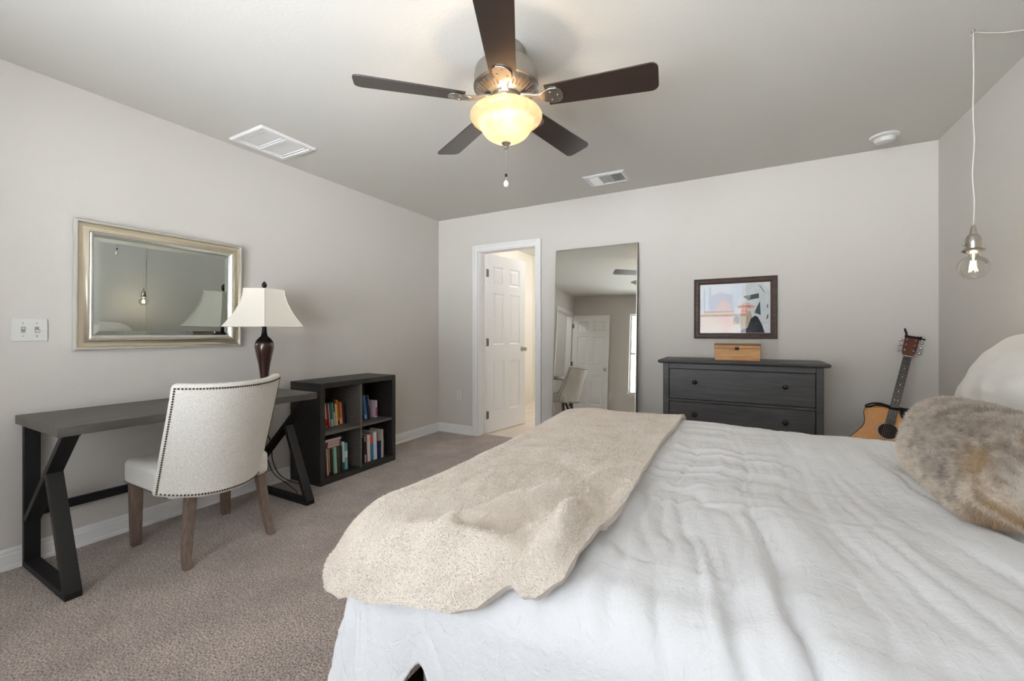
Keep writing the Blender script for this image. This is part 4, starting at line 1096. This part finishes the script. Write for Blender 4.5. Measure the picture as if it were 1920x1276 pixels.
# blades
TH0 = math.radians(7.5); PITCH = math.radians(-13)
def blade_at(k):
    a = TH0 + 2 * PI * k / 5
    A = Matrix.Translation((fx, fy, 2.195)) @ Matrix.Rotation(a, 4, 'Z') @ Matrix.Rotation(.040 if k == 0 else 0, 4, 'Y') @ Matrix.Rotation(PITCH, 4, 'X')
    bm = BM()
    pts = []
    r0, r1, w0, w1 = .195, .662, .056, .071
    pts = [(r0, -w0), (r0 + .10, -w0 - .004)] + [(r1 - .03 + .03 * math.sin(t), -w1 + .03 - .03 * math.cos(t)) for t in np.linspace(0, PI / 2, 6)] + \
          [(r1 - .03 + .03 * math.cos(t), w1 - .03 + .03 * math.sin(t)) for t in np.linspace(0, PI / 2, 6)] + [(r0 + .10, w0 + .004), (r0, w0)]
    V0 = [bm.verts.new(A @ Vector((x, y, -.003))) for x, y in pts]; V1 = [bm.verts.new(A @ Vector((x, y, .003))) for x, y in pts]; n = len(pts)
    for i in range(n): bm.faces.new((V0[i], V0[(i + 1) % n], V1[(i + 1) % n], V1[i]))
    bm.faces.new(list(reversed(V0))); bm.faces.new(V1); bmesh.ops.recalc_face_normals(bm, faces=bm.faces[:])
    b = obj('blade', bm, M['blade'], fan)
    # blade iron: arm from the motor + shield-shaped pad under the blade
    bm = BM()
    pad = [(.165, -.018), (.185, -.030), (.215, -.042), (.245, -.040), (.262, -.026), (.268, 0), (.262, .026), (.245, .040), (.215, .042), (.185, .030), (.165, .018)]
    V0 = [bm.verts.new(A @ Vector((x, y, -.0085))) for x, y in pad]; V1 = [bm.verts.new(A @ Vector((x, y, -.0035))) for x, y in pad]; n = len(pad)
    for i in range(n): bm.faces.new((V0[i], V0[(i + 1) % n], V1[(i + 1) % n], V1[i]))
    bm.faces.new(list(reversed(V0))); bm.faces.new(V1)
    A0 = Matrix.Translation((fx, fy, 2.195)) @ Matrix.Rotation(a, 4, 'Z')
    arm = [(.076, 0, .012), (.11, 0, .010), (.14, 0, .000), (.175, 0, -.006)]
    rr = []
    for i, (x, y, z) in enumerate(arm):
        w = (.018, .014, .013, .017)[i]
        rr.append([bm.verts.new(A0 @ Vector((x, sy * w, z + sz * .005))) for sy, sz in ((-1, -1), (1, -1), (1, 1), (-1, 1))])
    for i in range(3):
        for q in range(4): bm.faces.new((rr[i][q], rr[i][(q + 1) % 4], rr[i + 1][(q + 1) % 4], rr[i + 1][q]))
    bm.faces.new(list(reversed(rr[0]))); bm.faces.new(rr[-1])
    bmesh.ops.recalc_face_normals(bm, faces=bm.faces[:])
    br = obj('blade_bracket', bm, M['nickel'], fan, bevel=.0015)
    bm = BM()
    for x, y in ((.215, -.022), (.215, .022), (.245, 0)): lathe(bm, [(.005, -.0085), (.004, -.0112), (.001, -.0118)][::-1], 10, c=(x, y, 0), M=A)
    bmesh.ops.recalc_face_normals(bm, faces=bm.faces[:]); obj('screws', bm, M['nickel'], br, smooth=True)
for k in range(5): blade_at(k)

# ================================================================== PENDANT BULB
px, py = .876, 2.534
pd = thing('pendant_lamp', (px, py, 1.37), 'bare round bulb pendant in a nickel socket hanging on a pale cord beside the bed', 'pendant lamp')
bm = BM(); lathe(bm, [(.006, H - .0005), (.006, H - .006), (.003, H - .008), (.003, H - .012)], 12, c=(px, py, 0)); tube(bm, [(px, py, H - .010), (px - .008, py, H - .016), (px - .006, py, H - .026), (px + .004, py, H - .024)], .0016, 6); obj('ceiling_hook', bm, M['nickel'], pd, smooth=True)
bm = BM()
tube(bm, spline([(px, py, 1.585), (px + .003, py, 1.70), (px - .003, py, 1.82), (px + .003, py, 1.95), (px - .001, py, 2.08), (px + .001, py, 2.25), (px, py, 2.400), (px + .004, py + .002, 2.4285), (px + .05, py + .022, 2.424), (px + .11, py + .046, 2.420), (px + .18, py + .075, 2.424), (px + .262, py + .108, 2.432), (RX - .012, 2.655, 2.426), (RX - .006, 2.660, 2.40), (RX - .005, 2.660, 2.2), (RX - .005, 2.655, 1.8), (RX - .005, 2.66, 1.2), (RX - .005, 2.66, .5)], 8), .0026, 8)
obj('cord', bm, M['cord'], pd, smooth=True)
bm = BM(); lathe(bm, [(.0045, 1.600), (.008, 1.590), (.011, 1.574), (.013, 1.560), (.020, 1.554), (.025, 1.540), (.025, 1.512), (.0235, 1.508), (.0235, 1.500), (.036, 1.494), (.038, 1.490), (.036, 1.487), (.024, 1.480), (.018, 1.476)][::-1], 32, c=(px, py, 0)); obj('socket', bm, M['nickel'], pd, smooth=40)
bm = BM(); tube(bm, [(px - .024, py, 1.520), (px - .034, py, 1.520)], .004, 8); obj('switch_key', bm, M['nickel'], pd, smooth=True)
bm = BM()
cz, Rb = 1.418, .0500
pr = [(.013, 1.484), (.0135, 1.474)] + [(Rb * math.sin(t), cz + Rb * math.cos(t)) for t in np.linspace(.32, PI - .02, 22)]
lathe(bm, pr[::-1], 36, c=(px, py, 0), cap=False); bmesh.ops.recalc_face_normals(bm, faces=bm.faces[:]); bl = obj('bulb', bm, M['bulb_glass'], pd, smooth=True, label='clear round glass bulb')
fm = mat('glowing_filament', (255, 240, 210), .5, emit=((1, .88, .62, 1), 30))
bm = BM()
pts = []
for k in range(8):
    a = 2 * PI * k / 8; z = 1.445 if k % 2 == 0 else 1.400; rr_ = .008 if k % 2 == 0 else .014
    pts.append((px + rr_ * math.cos(a), py + rr_ * math.sin(a), z))
tube(bm, pts, .0014, 6); obj('filament', bm, fm, bl)
bm = BM(); lathe(bm, [(.003, 1.476), (.005, 1.470), (.003, 1.445), (.0025, 1.430)][::-1], 12, c=(px, py, 0)); obj('glass_stem', bm, M['plastic'], bl, smooth=True)
l = bpy.data.lights.new('pendant_light', 'POINT'); l.energy = 1.6; l.color = (1, .84, .60); l.shadow_soft_size = .012
lo_ = bpy.data.objects.new('pendant_light', l); COL.objects.link(lo_); lo_.parent = pd; lo_.location = Vector((px, py, 1.42)) - pd.location

# ================================================================== BED
bd = thing('bed_frame', (.1, 1.55, 0), 'dark bed with black headboard against the right wall, mostly under the bedding', 'bed')
MX0, MX1, MY0, MY1 = -.86, 1.075, .80, 2.32
bm = BM(); box(bm, 1.098, 1.160, .76, 2.39, .02, 1.02); obj('headboard', bm, M['black_wood'], bd, bevel=.01)
for y0, y1 in ((MY0 - .005, MY0 + .025), (MY1 - .025, MY1 + .005)):
    bm = BM(); box(bm, MX0 + .06, 1.096, y0, y1, .07, .119); obj('side_rail', bm, M['rail'], bd, bevel=.004)
bm = BM(); box(bm, MX0, MX0 + .03, MY0 + .03, MY1 - .03, .07, .119); obj('foot_rail', bm, M['rail'], bd, bevel=.004)
for x, y in ((MX0 + .03, MY0 + .03), (MX0 + .03, MY1 - .03), (1.05, MY0 + .05), (1.05, MY1 - .05)):
    bm = BM(); box(bm, x - .03, x + .03, y - .03, y + .03, 0, .119); obj('leg', bm, M['rail'], bd, bevel=.004)
bm = BM(); box(bm, MX0 + .035, 1.09, MY0 + .03, MY1 - .03, .120, .139); obj('platform', bm, M['rail'], bd)
rounded_pad('box_spring', MX0 + .20, 1.085, MY0 - .052, MY1 + .02, .142, .41, .03, 0, M['bedleg'], None)
tag(COL.objects['box_spring'], 'grey fabric box spring showing under the lifted duvet hem', 'box spring')
rounded_pad('mattress', MX0, 1.085, MY0, MY1, .412, .630, .05, 0, M['mattress'], None)
tag(COL.objects['mattress'], 'thick mattress on the bed hidden beneath the white duvet', 'mattress')

# --- drape function: cloth plane coordinates (p along -x..x, q along y) -> 3-D over the mattress
TOPZ = .662
OX0, OY0, OY1 = -.935, .695, 2.405            # outer faces of the hanging cloth (foot, near side, far side)
def drape(P, Q, lift=0.0, flat=.10, rad=.11, pl=.20):
    """P,Q arrays; returns X,Y,Z,EX (excess), NX, NY outward dir"""
    cx = np.maximum(P, OX0 + pl); cy = np.clip(Q, OY0 + pl, OY1 - pl)
    dx, dy = P - cx, Q - cy
    e = np.sqrt(dx * dx + dy * dy) + 1e-9
    nx, ny = dx / e, dy / e
    nx = np.where(e < 1e-6, 0, nx); ny = np.where(e < 1e-6, 0, ny)
    r = rad + lift
    fl = pl - rad                                  # stays flat this far, then rolls over the edge
    arc = r * PI / 2
    t = np.clip((e - fl) / r, 0, PI / 2)
    hang = np.maximum(e - fl - arc, 0)
    out = np.where(e < fl, e, fl + r * np.sin(t))
    z = TOPZ + lift - np.where(e < fl, .0, r * (1 - np.cos(t))) - hang
    z = z - .012 * sstep(0, fl, e)
    return cx + nx * out, cy + ny * out, z, e, hang, nx, ny

def folds(P, Q, seed=0):
    """soft long folds running towards the near edge"""
    w = .060 * vnoise(P * 2.6, Q * 2.0, 3 + seed) + .15 * (Q - 1.5) + .012 * vnoise(P * 9, Q * 8, 4 + seed)
    a = vnoise((P + w) * 9.5, Q * .9, 1 + seed); b = vnoise((P + w * 1.2) * 21, Q * 2.2, 2 + seed); c = vnoise((P + w * .8) * 36, Q * 4, 7 + seed)
    R1 = lambda n: 1.7 * np.clip(np.abs(n), 0, .6) ** .55 - .75
    on = .45 + .55 * sstep(-.35, .35, vnoise(P * 4.5, Q * 3.2, 15 + seed))
    return (R1(a) * .72 + R1(b) * .50) * on + c * .16

# duvet
n1, n2 = 300, 330
p = np.linspace(OX0 - .50, 1.02, n1); q = np.linspace(OY0 - .395, OY1 + .36, n2)
P, Q = np.meshgrid(p, q, indexing='ij')
# round the corners of the cloth and wobble the hem
s_ = (q - q[0]) / (q[-1] - q[0])
near = OY0 - .335 + .030 * vnoise(P * 4, P * 0 + .5, 5) + .020 * vnoise(P * 9, P * 0, 6) + .115 * np.exp(-((P + .615) / .055) ** 2) - .02 * np.exp(-((P + .80) / .1) ** 2)
far = OY1 + .36 + 0 * P
S = (Q - q[0]) / (q[-1] - q[0])
Q = near + (far - near) * S
X, Y, Z, E, HG, NX, NY = drape(P, Q)
top = 1 - sstep(.06, .30, E)
# puffiness on top: quilt body + long folds, stronger to the near side
nearw = sstep(2.3, .9, Q)
fold = folds(P, Q)
amp = (.0075 + .026 * nearw) * sstep(2.45, 2.1, Q) * (.35 + .65 * sstep(-.8, -.1, P))
lowf = vnoise(P * 2.2, Q * 2.4, 8) * .010 + vnoise(P * 5, Q * 4, 9) * .005 + .038 * sstep(1.5, 2.2, Q)
cross = (1 - np.abs(vnoise(P * 5, Q * 15, 12)) * 2) * .0055 * sstep(.9, 1.25, Q) * sstep(.45, -.1, P)
disp = fold * amp + lowf + cross
Z = Z + disp * top
# hanging part: vertical folds pushed outwards
arcl = P * (np.abs(NY) > np.abs(NX)) + Q * (np.abs(NY) <= np.abs(NX)) + np.arctan2(NY, NX) * .25
hf = (1 - top)
vf = vnoise(arcl * 7, Z * .8, 13) * .020 + vnoise(arcl * 15, Z * 1.5, 14) * .012 + fold * .022
corner = np.clip(np.abs(NX * NY) * 2, 0, 1)
vf = vf * (.35 + .65 * sstep(0, .25, HG)) + corner * .035 * np.sin(np.arctan2(NY, NX) * 10) * sstep(.02, .3, HG)
flare = .02 * sstep(0, .4, HG)
X = X + NX * (vf + flare) * hf; Y = Y + NY * (vf + flare) * hf
Z = np.maximum(Z, .012)
# lip towards the pillows
me = grid_mesh('duvet', X, Y, Z)
dv = link_mesh('duvet', me, M['gauze'], None, smooth=True, label='rumpled white gauze duvet covering the bed', cat='duvet')
so = dv.modifiers.new('thickness', 'SOLIDIFY'); so.thickness = .010; so.offset = -1

# throw blanket over the foot
n1, n2 = 170, 330
p = np.linspace(0, 1, n1); q = np.linspace(0, 1, n2)
A_, B_ = np.meshgrid(p, q, indexing='ij')
pr0 = OX0 - .035
edge_r = lambda Bv: -.285 + .022 * np.sin(Bv * 9) * (1 - Bv) + .03 * Bv
P = pr0 + (edge_r(B_) - pr0) * A_
hem = np.interp(P, [-1.0, -.965, -.93, -.89, -.80, -.70, -.60, -.50, -.44, -.405, -.385, -.36, -.33, -.29, -.25], [.76, .70, .655, .625, .605, .618, .636, .652, .672, .700, .712, .700, .705, .730, .79])
hem = hem + .006 * vnoise(P * 18, P * 0, 21)
Q = hem + (OY1 + .10 - hem) * B_
LIFT = .020
X, Y, Z, E, HG, NX, NY = drape(P, Q, LIFT)
X0_, Y0_, Z0_, E0, HG0, NX0, NY0 = drape(P, Q)
top = 1 - sstep(.06, .30, E)
nearw = sstep(2.3, .9, Q)
fold = folds(P, Q); amp = (.0075 + .026 * nearw) * sstep(2.45, 2.1, Q) * (.35 + .65 * sstep(-.8, -.1, P))
lowf = vnoise(P * 2.2, Q * 2.4, 8) * .010 + vnoise(P * 5, Q * 4, 9) * .005 + .038 * sstep(1.5, 2.2, Q)
own = .0028 * vnoise(P * 9, Q * 7, 31) + .002 * vnoise(P * 20, Q * 18, 33)
Z = Z + (np.maximum(fold, -.2) * amp * .5 + amp * .55 + lowf + own * 1.3) * top
# bunched folds of the near right corner
def bump_line(x0, y0, x1, y1, w, h):
    dx, dy = x1 - x0, y1 - y0; L2 = dx * dx + dy * dy
    t = np.clip(((P - x0) * dx + (Q - y0) * dy) / L2, 0, 1)
    d2 = (P - x0 - t * dx) ** 2 + (Q - y0 - t * dy) ** 2
    return h * np.exp(-d2 / w ** 2) * (.35 + .65 * np.sin(PI * np.clip(t * .8 + .15, 0, 1)))
pile = bump_line(-.58, .78, -.36, 1.08, .022, .050) + bump_line(-.70, .735, -.42, .765, .026, .040) + bump_line(-.33, .76, -.345, .97, .032, .062) - bump_line(-.50, .80, -.40, .92, .022, .020) \
     + bump_line(-.44, .98, -.31, 1.40, .030, .022) - bump_line(-.52, .84, -.38, 1.00, .020, .014) + bump_line(-.66, .98, -.62, 1.3, .05, .006)
Z = Z + pile
vf = vnoise(P * 7 + Q * 3, Z * 1.2, 41) * .010 + .028
hf = 1 - top
corner = np.clip(np.abs(NX * NY) * 2, 0, 1)
roll = .020 * np.exp(-((Q - hem) / .035) ** 2)            # thick rolled hem
X = X + NX * (vf + roll) * hf + NX * corner * .012 * np.sin(np.arctan2(NY, NX) * 9) * sstep(.0, .2, HG)
Y = Y + NY * (vf + roll) * hf
Z = Z + .012 * np.exp(-((Q - hem) / .03) ** 2) * top + .008 * np.exp(-((P - edge_r(B_)) / .03) ** 2) * top
me = grid_mesh('throw_blanket', X, Y, Z)
tbk = link_mesh('throw_blanket', me, M['sherpa'], None, smooth=True, label='beige fleece throw blanket spread over the foot of the bed', cat='blanket')
so = tbk.modifiers.new('thickness', 'SOLIDIFY'); so.thickness = .018; so.offset = -1; so.use_rim = True
sb = tbk.modifiers.new('round', 'BEVEL'); sb.width = .006; sb.segments = 3; sb.limit_method = 'ANGLE'; sb.angle_limit = math.radians(60)

def fuzz(name, parent, X, Y, Z, count, lo, hi, mt, off=0.0, seed=3):
    """short pile: fine blades standing on a grid surface"""
    rs = np.random.RandomState(seed)
    n, m = X.shape
    Pg = np.stack([X, Y, Z], -1)
    cr_ = np.cross(Pg[1:, :-1] - Pg[:-1, :-1], Pg[:-1, 1:] - Pg[:-1, :-1]); ar = np.linalg.norm(cr_, axis=-1)
    pr = (ar / ar.sum()).ravel(); ii = rs.choice(len(pr), count, p=pr)
    i, j = ii // (m - 1), ii % (m - 1); u, v = rs.rand(count, 1), rs.rand(count, 1)
    p = Pg[i, j] * (1 - u) * (1 - v) + Pg[i + 1, j] * u * (1 - v) + Pg[i, j + 1] * (1 - u) * v + Pg[i + 1, j + 1] * u * v
    nr = cr_[i, j] / (ar[i, j][:, None] + 1e-12); nr *= np.sign(nr[:, 2:3] + .05)
    p = p + nr * off
    cl = np.stack([vnoise(p[:, 0] * 45, p[:, 1] * 45, 71), vnoise(p[:, 0] * 45, p[:, 1] * 45, 72), np.zeros(count)], 1)
    d = nr + cl * .45 + rs.normal(0, .35, (count, 3)); d /= np.linalg.norm(d, axis=1, keepdims=True)
    ln = rs.uniform(lo, hi, (count, 1)); wd = rs.uniform(.0006, .0011, (count, 1))
    sd = np.cross(d, rs.normal(0, 1, (count, 3))); sd /= (np.linalg.norm(sd, axis=1, keepdims=True) + 1e-9)
    vts = np.stack([p - sd * wd, p + sd * wd, p + d * ln], 1).reshape(-1, 3)
    me = bpy.data.meshes.new(name)
    me.vertices.add(count * 3); me.vertices.foreach_set('co', vts.astype(np.float32).ravel())
    me.loops.add(count * 3); me.loops.foreach_set('vertex_index', np.arange(count * 3, dtype=np.int32))
    me.polygons.add(count); me.polygons.foreach_set('loop_start', np.arange(0, count * 3, 3, dtype=np.int32)); me.polygons.foreach_set('loop_total', np.full(count, 3, dtype=np.int32))
    me.update(calc_edges=True)
    return link_mesh(name, me, mt, parent, kind='stuff')
M['pile'] = mat('beige_pile', (240, 232, 222), 1.0, spec=.0, vary=((230, 221, 210), 14))
fuzz('pile', tbk, X, Y, Z, 150000, .003, .006, M['pile'])

# pillows
def pillow_mesh(name, Mx, w, h, t, ex, m, label, wr=.006, seed=0, n=70):
    """superellipsoid cushion: local x width, local y height, local z thickness"""
    me_bm = BM()
    bmesh.ops.create_cube(me_bm, size=2)
    bmesh.ops.subdivide_edges(me_bm, edges=me_bm.edges[:], cuts=n, use_grid_fill=True)
    for v in me_bm.verts:
        x, y, z = v.co
        # face sheets (z=+-1) carry the cushion, side walls are squeezed to a seam
        r = (abs(x) ** ex + abs(y) ** ex) ** (1 / ex)
        k = max(abs(x), abs(y), 1e-6)
        s = k / max(r, 1e-6)                          # square -> superellipse
        x2, y2 = x * s, y * s
        d = min(1, k)
        th = (1 - d ** 2.6) ** .55 * .96 + .04
        zz = z * th
        nz = float(vnoise(x2 * 2.3, y2 * 2.3, seed)) * wr + float(vnoise(x2 * 5, y2 * 5, seed + 1)) * wr * .5
        v.co = Mx @ Vector((x2 * w / 2, y2 * h / 2, zz * t / 2 + nz * (1 if z > 0 else -1) * (1 - d)))
    return obj(name, me_bm, m, None, smooth=True, label=label, cat='pillow')
for yc, lab in ((2.05, 'large white pillow leaning on the headboard behind the fur cushion, far side'), (1.16, 'large white pillow leaning on the headboard, near side of the bed')):
    # local x -> world y ; local y -> up, leaning back ; local z -> towards the foot
    lean = math.radians(24)
    ux = Vector((0, 1, 0)); uy = Vector((math.sin(lean), 0, math.cos(lean))); uz = Vector((-math.cos(lean), 0, math.sin(lean)))
    c = Vector((.860, yc, .665 + .235))
    Mx = Matrix(((ux.x, uy.x, uz.x, c.x), (ux.y, uy.y, uz.y, c.y), (ux.z, uy.z, uz.z, c.z), (0, 0, 0, 1)))
    pillow_mesh('pillow', Mx, .80, .52, .24, 3.5, M['pillow'], lab, .035, 5 if yc > 1.5 else 6, 50)['group'] = 'white pillows against the headboard'

# fur cushion: body + hair blades
def fur_color(name):
    m = mat(name, (190, 175, 155), .9, spec=.1, sheen=.3)
    nt = m.node_tree; N = nt.nodes; L = nt.links; b = N['Principled BSDF']
    at = N.new('ShaderNodeAttribute'); at.attribute_name = 'fur'; L.new(at.outputs['Color'], b.inputs['Base Color']); return m
fm_ = fur_color('faux_fur')
lean = math.radians(12)
c0 = Vector((.565, 1.635, .665 + .126)); HY, HZ, HT = .285, .140, .110
def fur_surf(U, V):
    """U 0..2pi around the y axis, V -1..1 along y"""
    e = (1 - np.abs(V) ** 5.0) ** .36
    ca, sa = np.cos(U), np.sin(U)
    pw = .82
    xx = -np.sign(ca) * np.abs(ca) ** pw * HT * e; zz = np.sign(sa) * np.abs(sa) ** pw * HZ * (.35 + .65 * e) * e ** .3
    sag = 1 + .05 * vnoise(V * 2, U, 3)
    xx = xx * sag; zz = zz * sag
    X = c0.x + xx * math.cos(lean) + zz * math.sin(lean); Z = c0.z - xx * math.sin(lean) * .6 + zz * math.cos(lean)
    return X, c0.y + V * HY, Z
vv = np.sin(np.linspace(-PI / 2, PI / 2, 60)); uu = np.linspace(0, 2 * PI, 73)
V_, U_ = np.meshgrid(vv, uu, indexing='ij')
X, Y, Z = fur_surf(U_, V_)
Z = np.maximum(Z, .668)
me = grid_mesh('fur_cushion', X, Y, Z, flip=False)
def fur_rgb(x, y, z):
    """mottled taupe fur with a golden patch near the right end"""
    n1 = vnoise(y * 70, z * 70 + x * 40, 51) * .7 + vnoise(y * 150, z * 150 + x * 90, 54) * .5; n2 = vnoise(y * 14, z * 14 + x * 9, 52); n3 = vnoise(y * 4, z * 5, 53)
    base = np.array(s2l((240, 230, 216))[:3]); dark = np.array(s2l((84, 70, 62))[:3]); gold = np.array(s2l((188, 152, 100))[:3]); mid = np.array(s2l((176, 160, 142))[:3])
    up = sstep(.70, .90, z)
    k = np.clip(.28 * up + .42 * n1 + .16 * n2 + sstep(1.9, 1.5, y) * .34 - .10, 0, 1)[:, None]
    col = base * (1 - k) + dark * k
    col = col * (1 - .25 * up[:, None]) + mid * .25 * up[:, None]
    g = ((np.exp(-((y - 1.345 - (z - .76) * .35) / .05) ** 2) + .6 * np.exp(-((z - .69) / .03) ** 2) * sstep(1.62, 1.5, y)) * sstep(-.5, .3, n2 + .3 * n1) * .75)[:, None]
    col = col * (1 - g) + gold * g * 1.05
    return np.clip(col, 0, 1)
co = np.stack([X, Y, Z], -1).reshape(-1, 3)
ca_ = me.color_attributes.new('fur', 'FLOAT_COLOR', 'POINT')
rgb = fur_rgb(co[:, 0], co[:, 1], co[:, 2]) * .75
ca_.data.foreach_set('color', np.concatenate([rgb, np.ones((len(rgb), 1))], 1).astype(np.float32).ravel())
fc = link_mesh('fur_cushion', me, fm_, None, smooth=True, label='mottled brown and cream faux-fur lumbar cushion in front of the white pillows', cat='cushion')
rs = np.random.RandomState(5); NB = 90000
V0 = rs.uniform(-.995, .995, NB); U0 = rs.uniform(0, 2 * PI, NB)
x, y, z = fur_surf(U0, V0); ok = z > .672; V0, U0 = V0[ok], U0[ok]; x, y, z = x[ok], y[ok], z[ok]; NB = len(x)
d = 1e-3
xu, yu, zu = fur_surf(U0 + d, V0); xv, yv, zv = fur_surf(U0, np.clip(V0 + d, -.999, .999))
Pt = np.stack([x, y, z], 1); tu = np.stack([xu, yu, zu], 1) - Pt; tv = np.stack([xv, yv, zv], 1) - Pt
nr = np.cross(tu, tv); nr /= (np.linalg.norm(nr, axis=1, keepdims=True) + 1e-12)
cen = Pt - np.array([[c0.x, 0, c0.z]]) * 1.0; cen[:, 1] = Pt[:, 1] - c0.y
sg = np.sign((nr * cen).sum(1, keepdims=True)); nr *= sg
comb = np.stack([rs.normal(0, .35, NB), rs.normal(-.15, .35, NB), rs.normal(-.45, .3, NB)], 1)
comb += rs.normal(0, .15, (NB, 3))
dr_ = nr + comb; dr_ /= np.linalg.norm(dr_, axis=1, keepdims=True)
ln = rs.uniform(.008, .018, NB)[:, None]; wd = rs.uniform(.0004, .0008, NB)[:, None]
sd_ = np.cross(dr_, rs.normal(0, 1, (NB, 3))); sd_ /= (np.linalg.norm(sd_, axis=1, keepdims=True) + 1e-9)
tip = Pt + dr_ * ln; tip[:, 2] = np.maximum(tip[:, 2], .674)
verts = np.stack([Pt - sd_ * wd, Pt + sd_ * wd, tip], 1).reshape(-1, 3)
me = bpy.data.meshes.new('fur')
me.vertices.add(NB * 3); me.vertices.foreach_set('co', verts.astype(np.float32).ravel())
me.loops.add(NB * 3); me.loops.foreach_set('vertex_index', np.arange(NB * 3, dtype=np.int32))
me.polygons.add(NB); me.polygons.foreach_set('loop_start', np.arange(0, NB * 3, 3, dtype=np.int32)); me.polygons.foreach_set('loop_total', np.full(NB, 3, dtype=np.int32))
me.update(calc_edges=True)
rgb = fur_rgb(x, y, z) * rs.uniform(.75, 1.15, (NB, 1)); rgb = np.clip(rgb, 0, 1)
rgb = np.repeat(rgb, 3, 0)
ca_ = me.color_attributes.new('fur', 'FLOAT_COLOR', 'POINT'); ca_.data.foreach_set('color', np.concatenate([rgb, np.ones((len(rgb), 1))], 1).astype(np.float32).ravel())
link_mesh('fur', me, fm_, fc, kind='stuff')
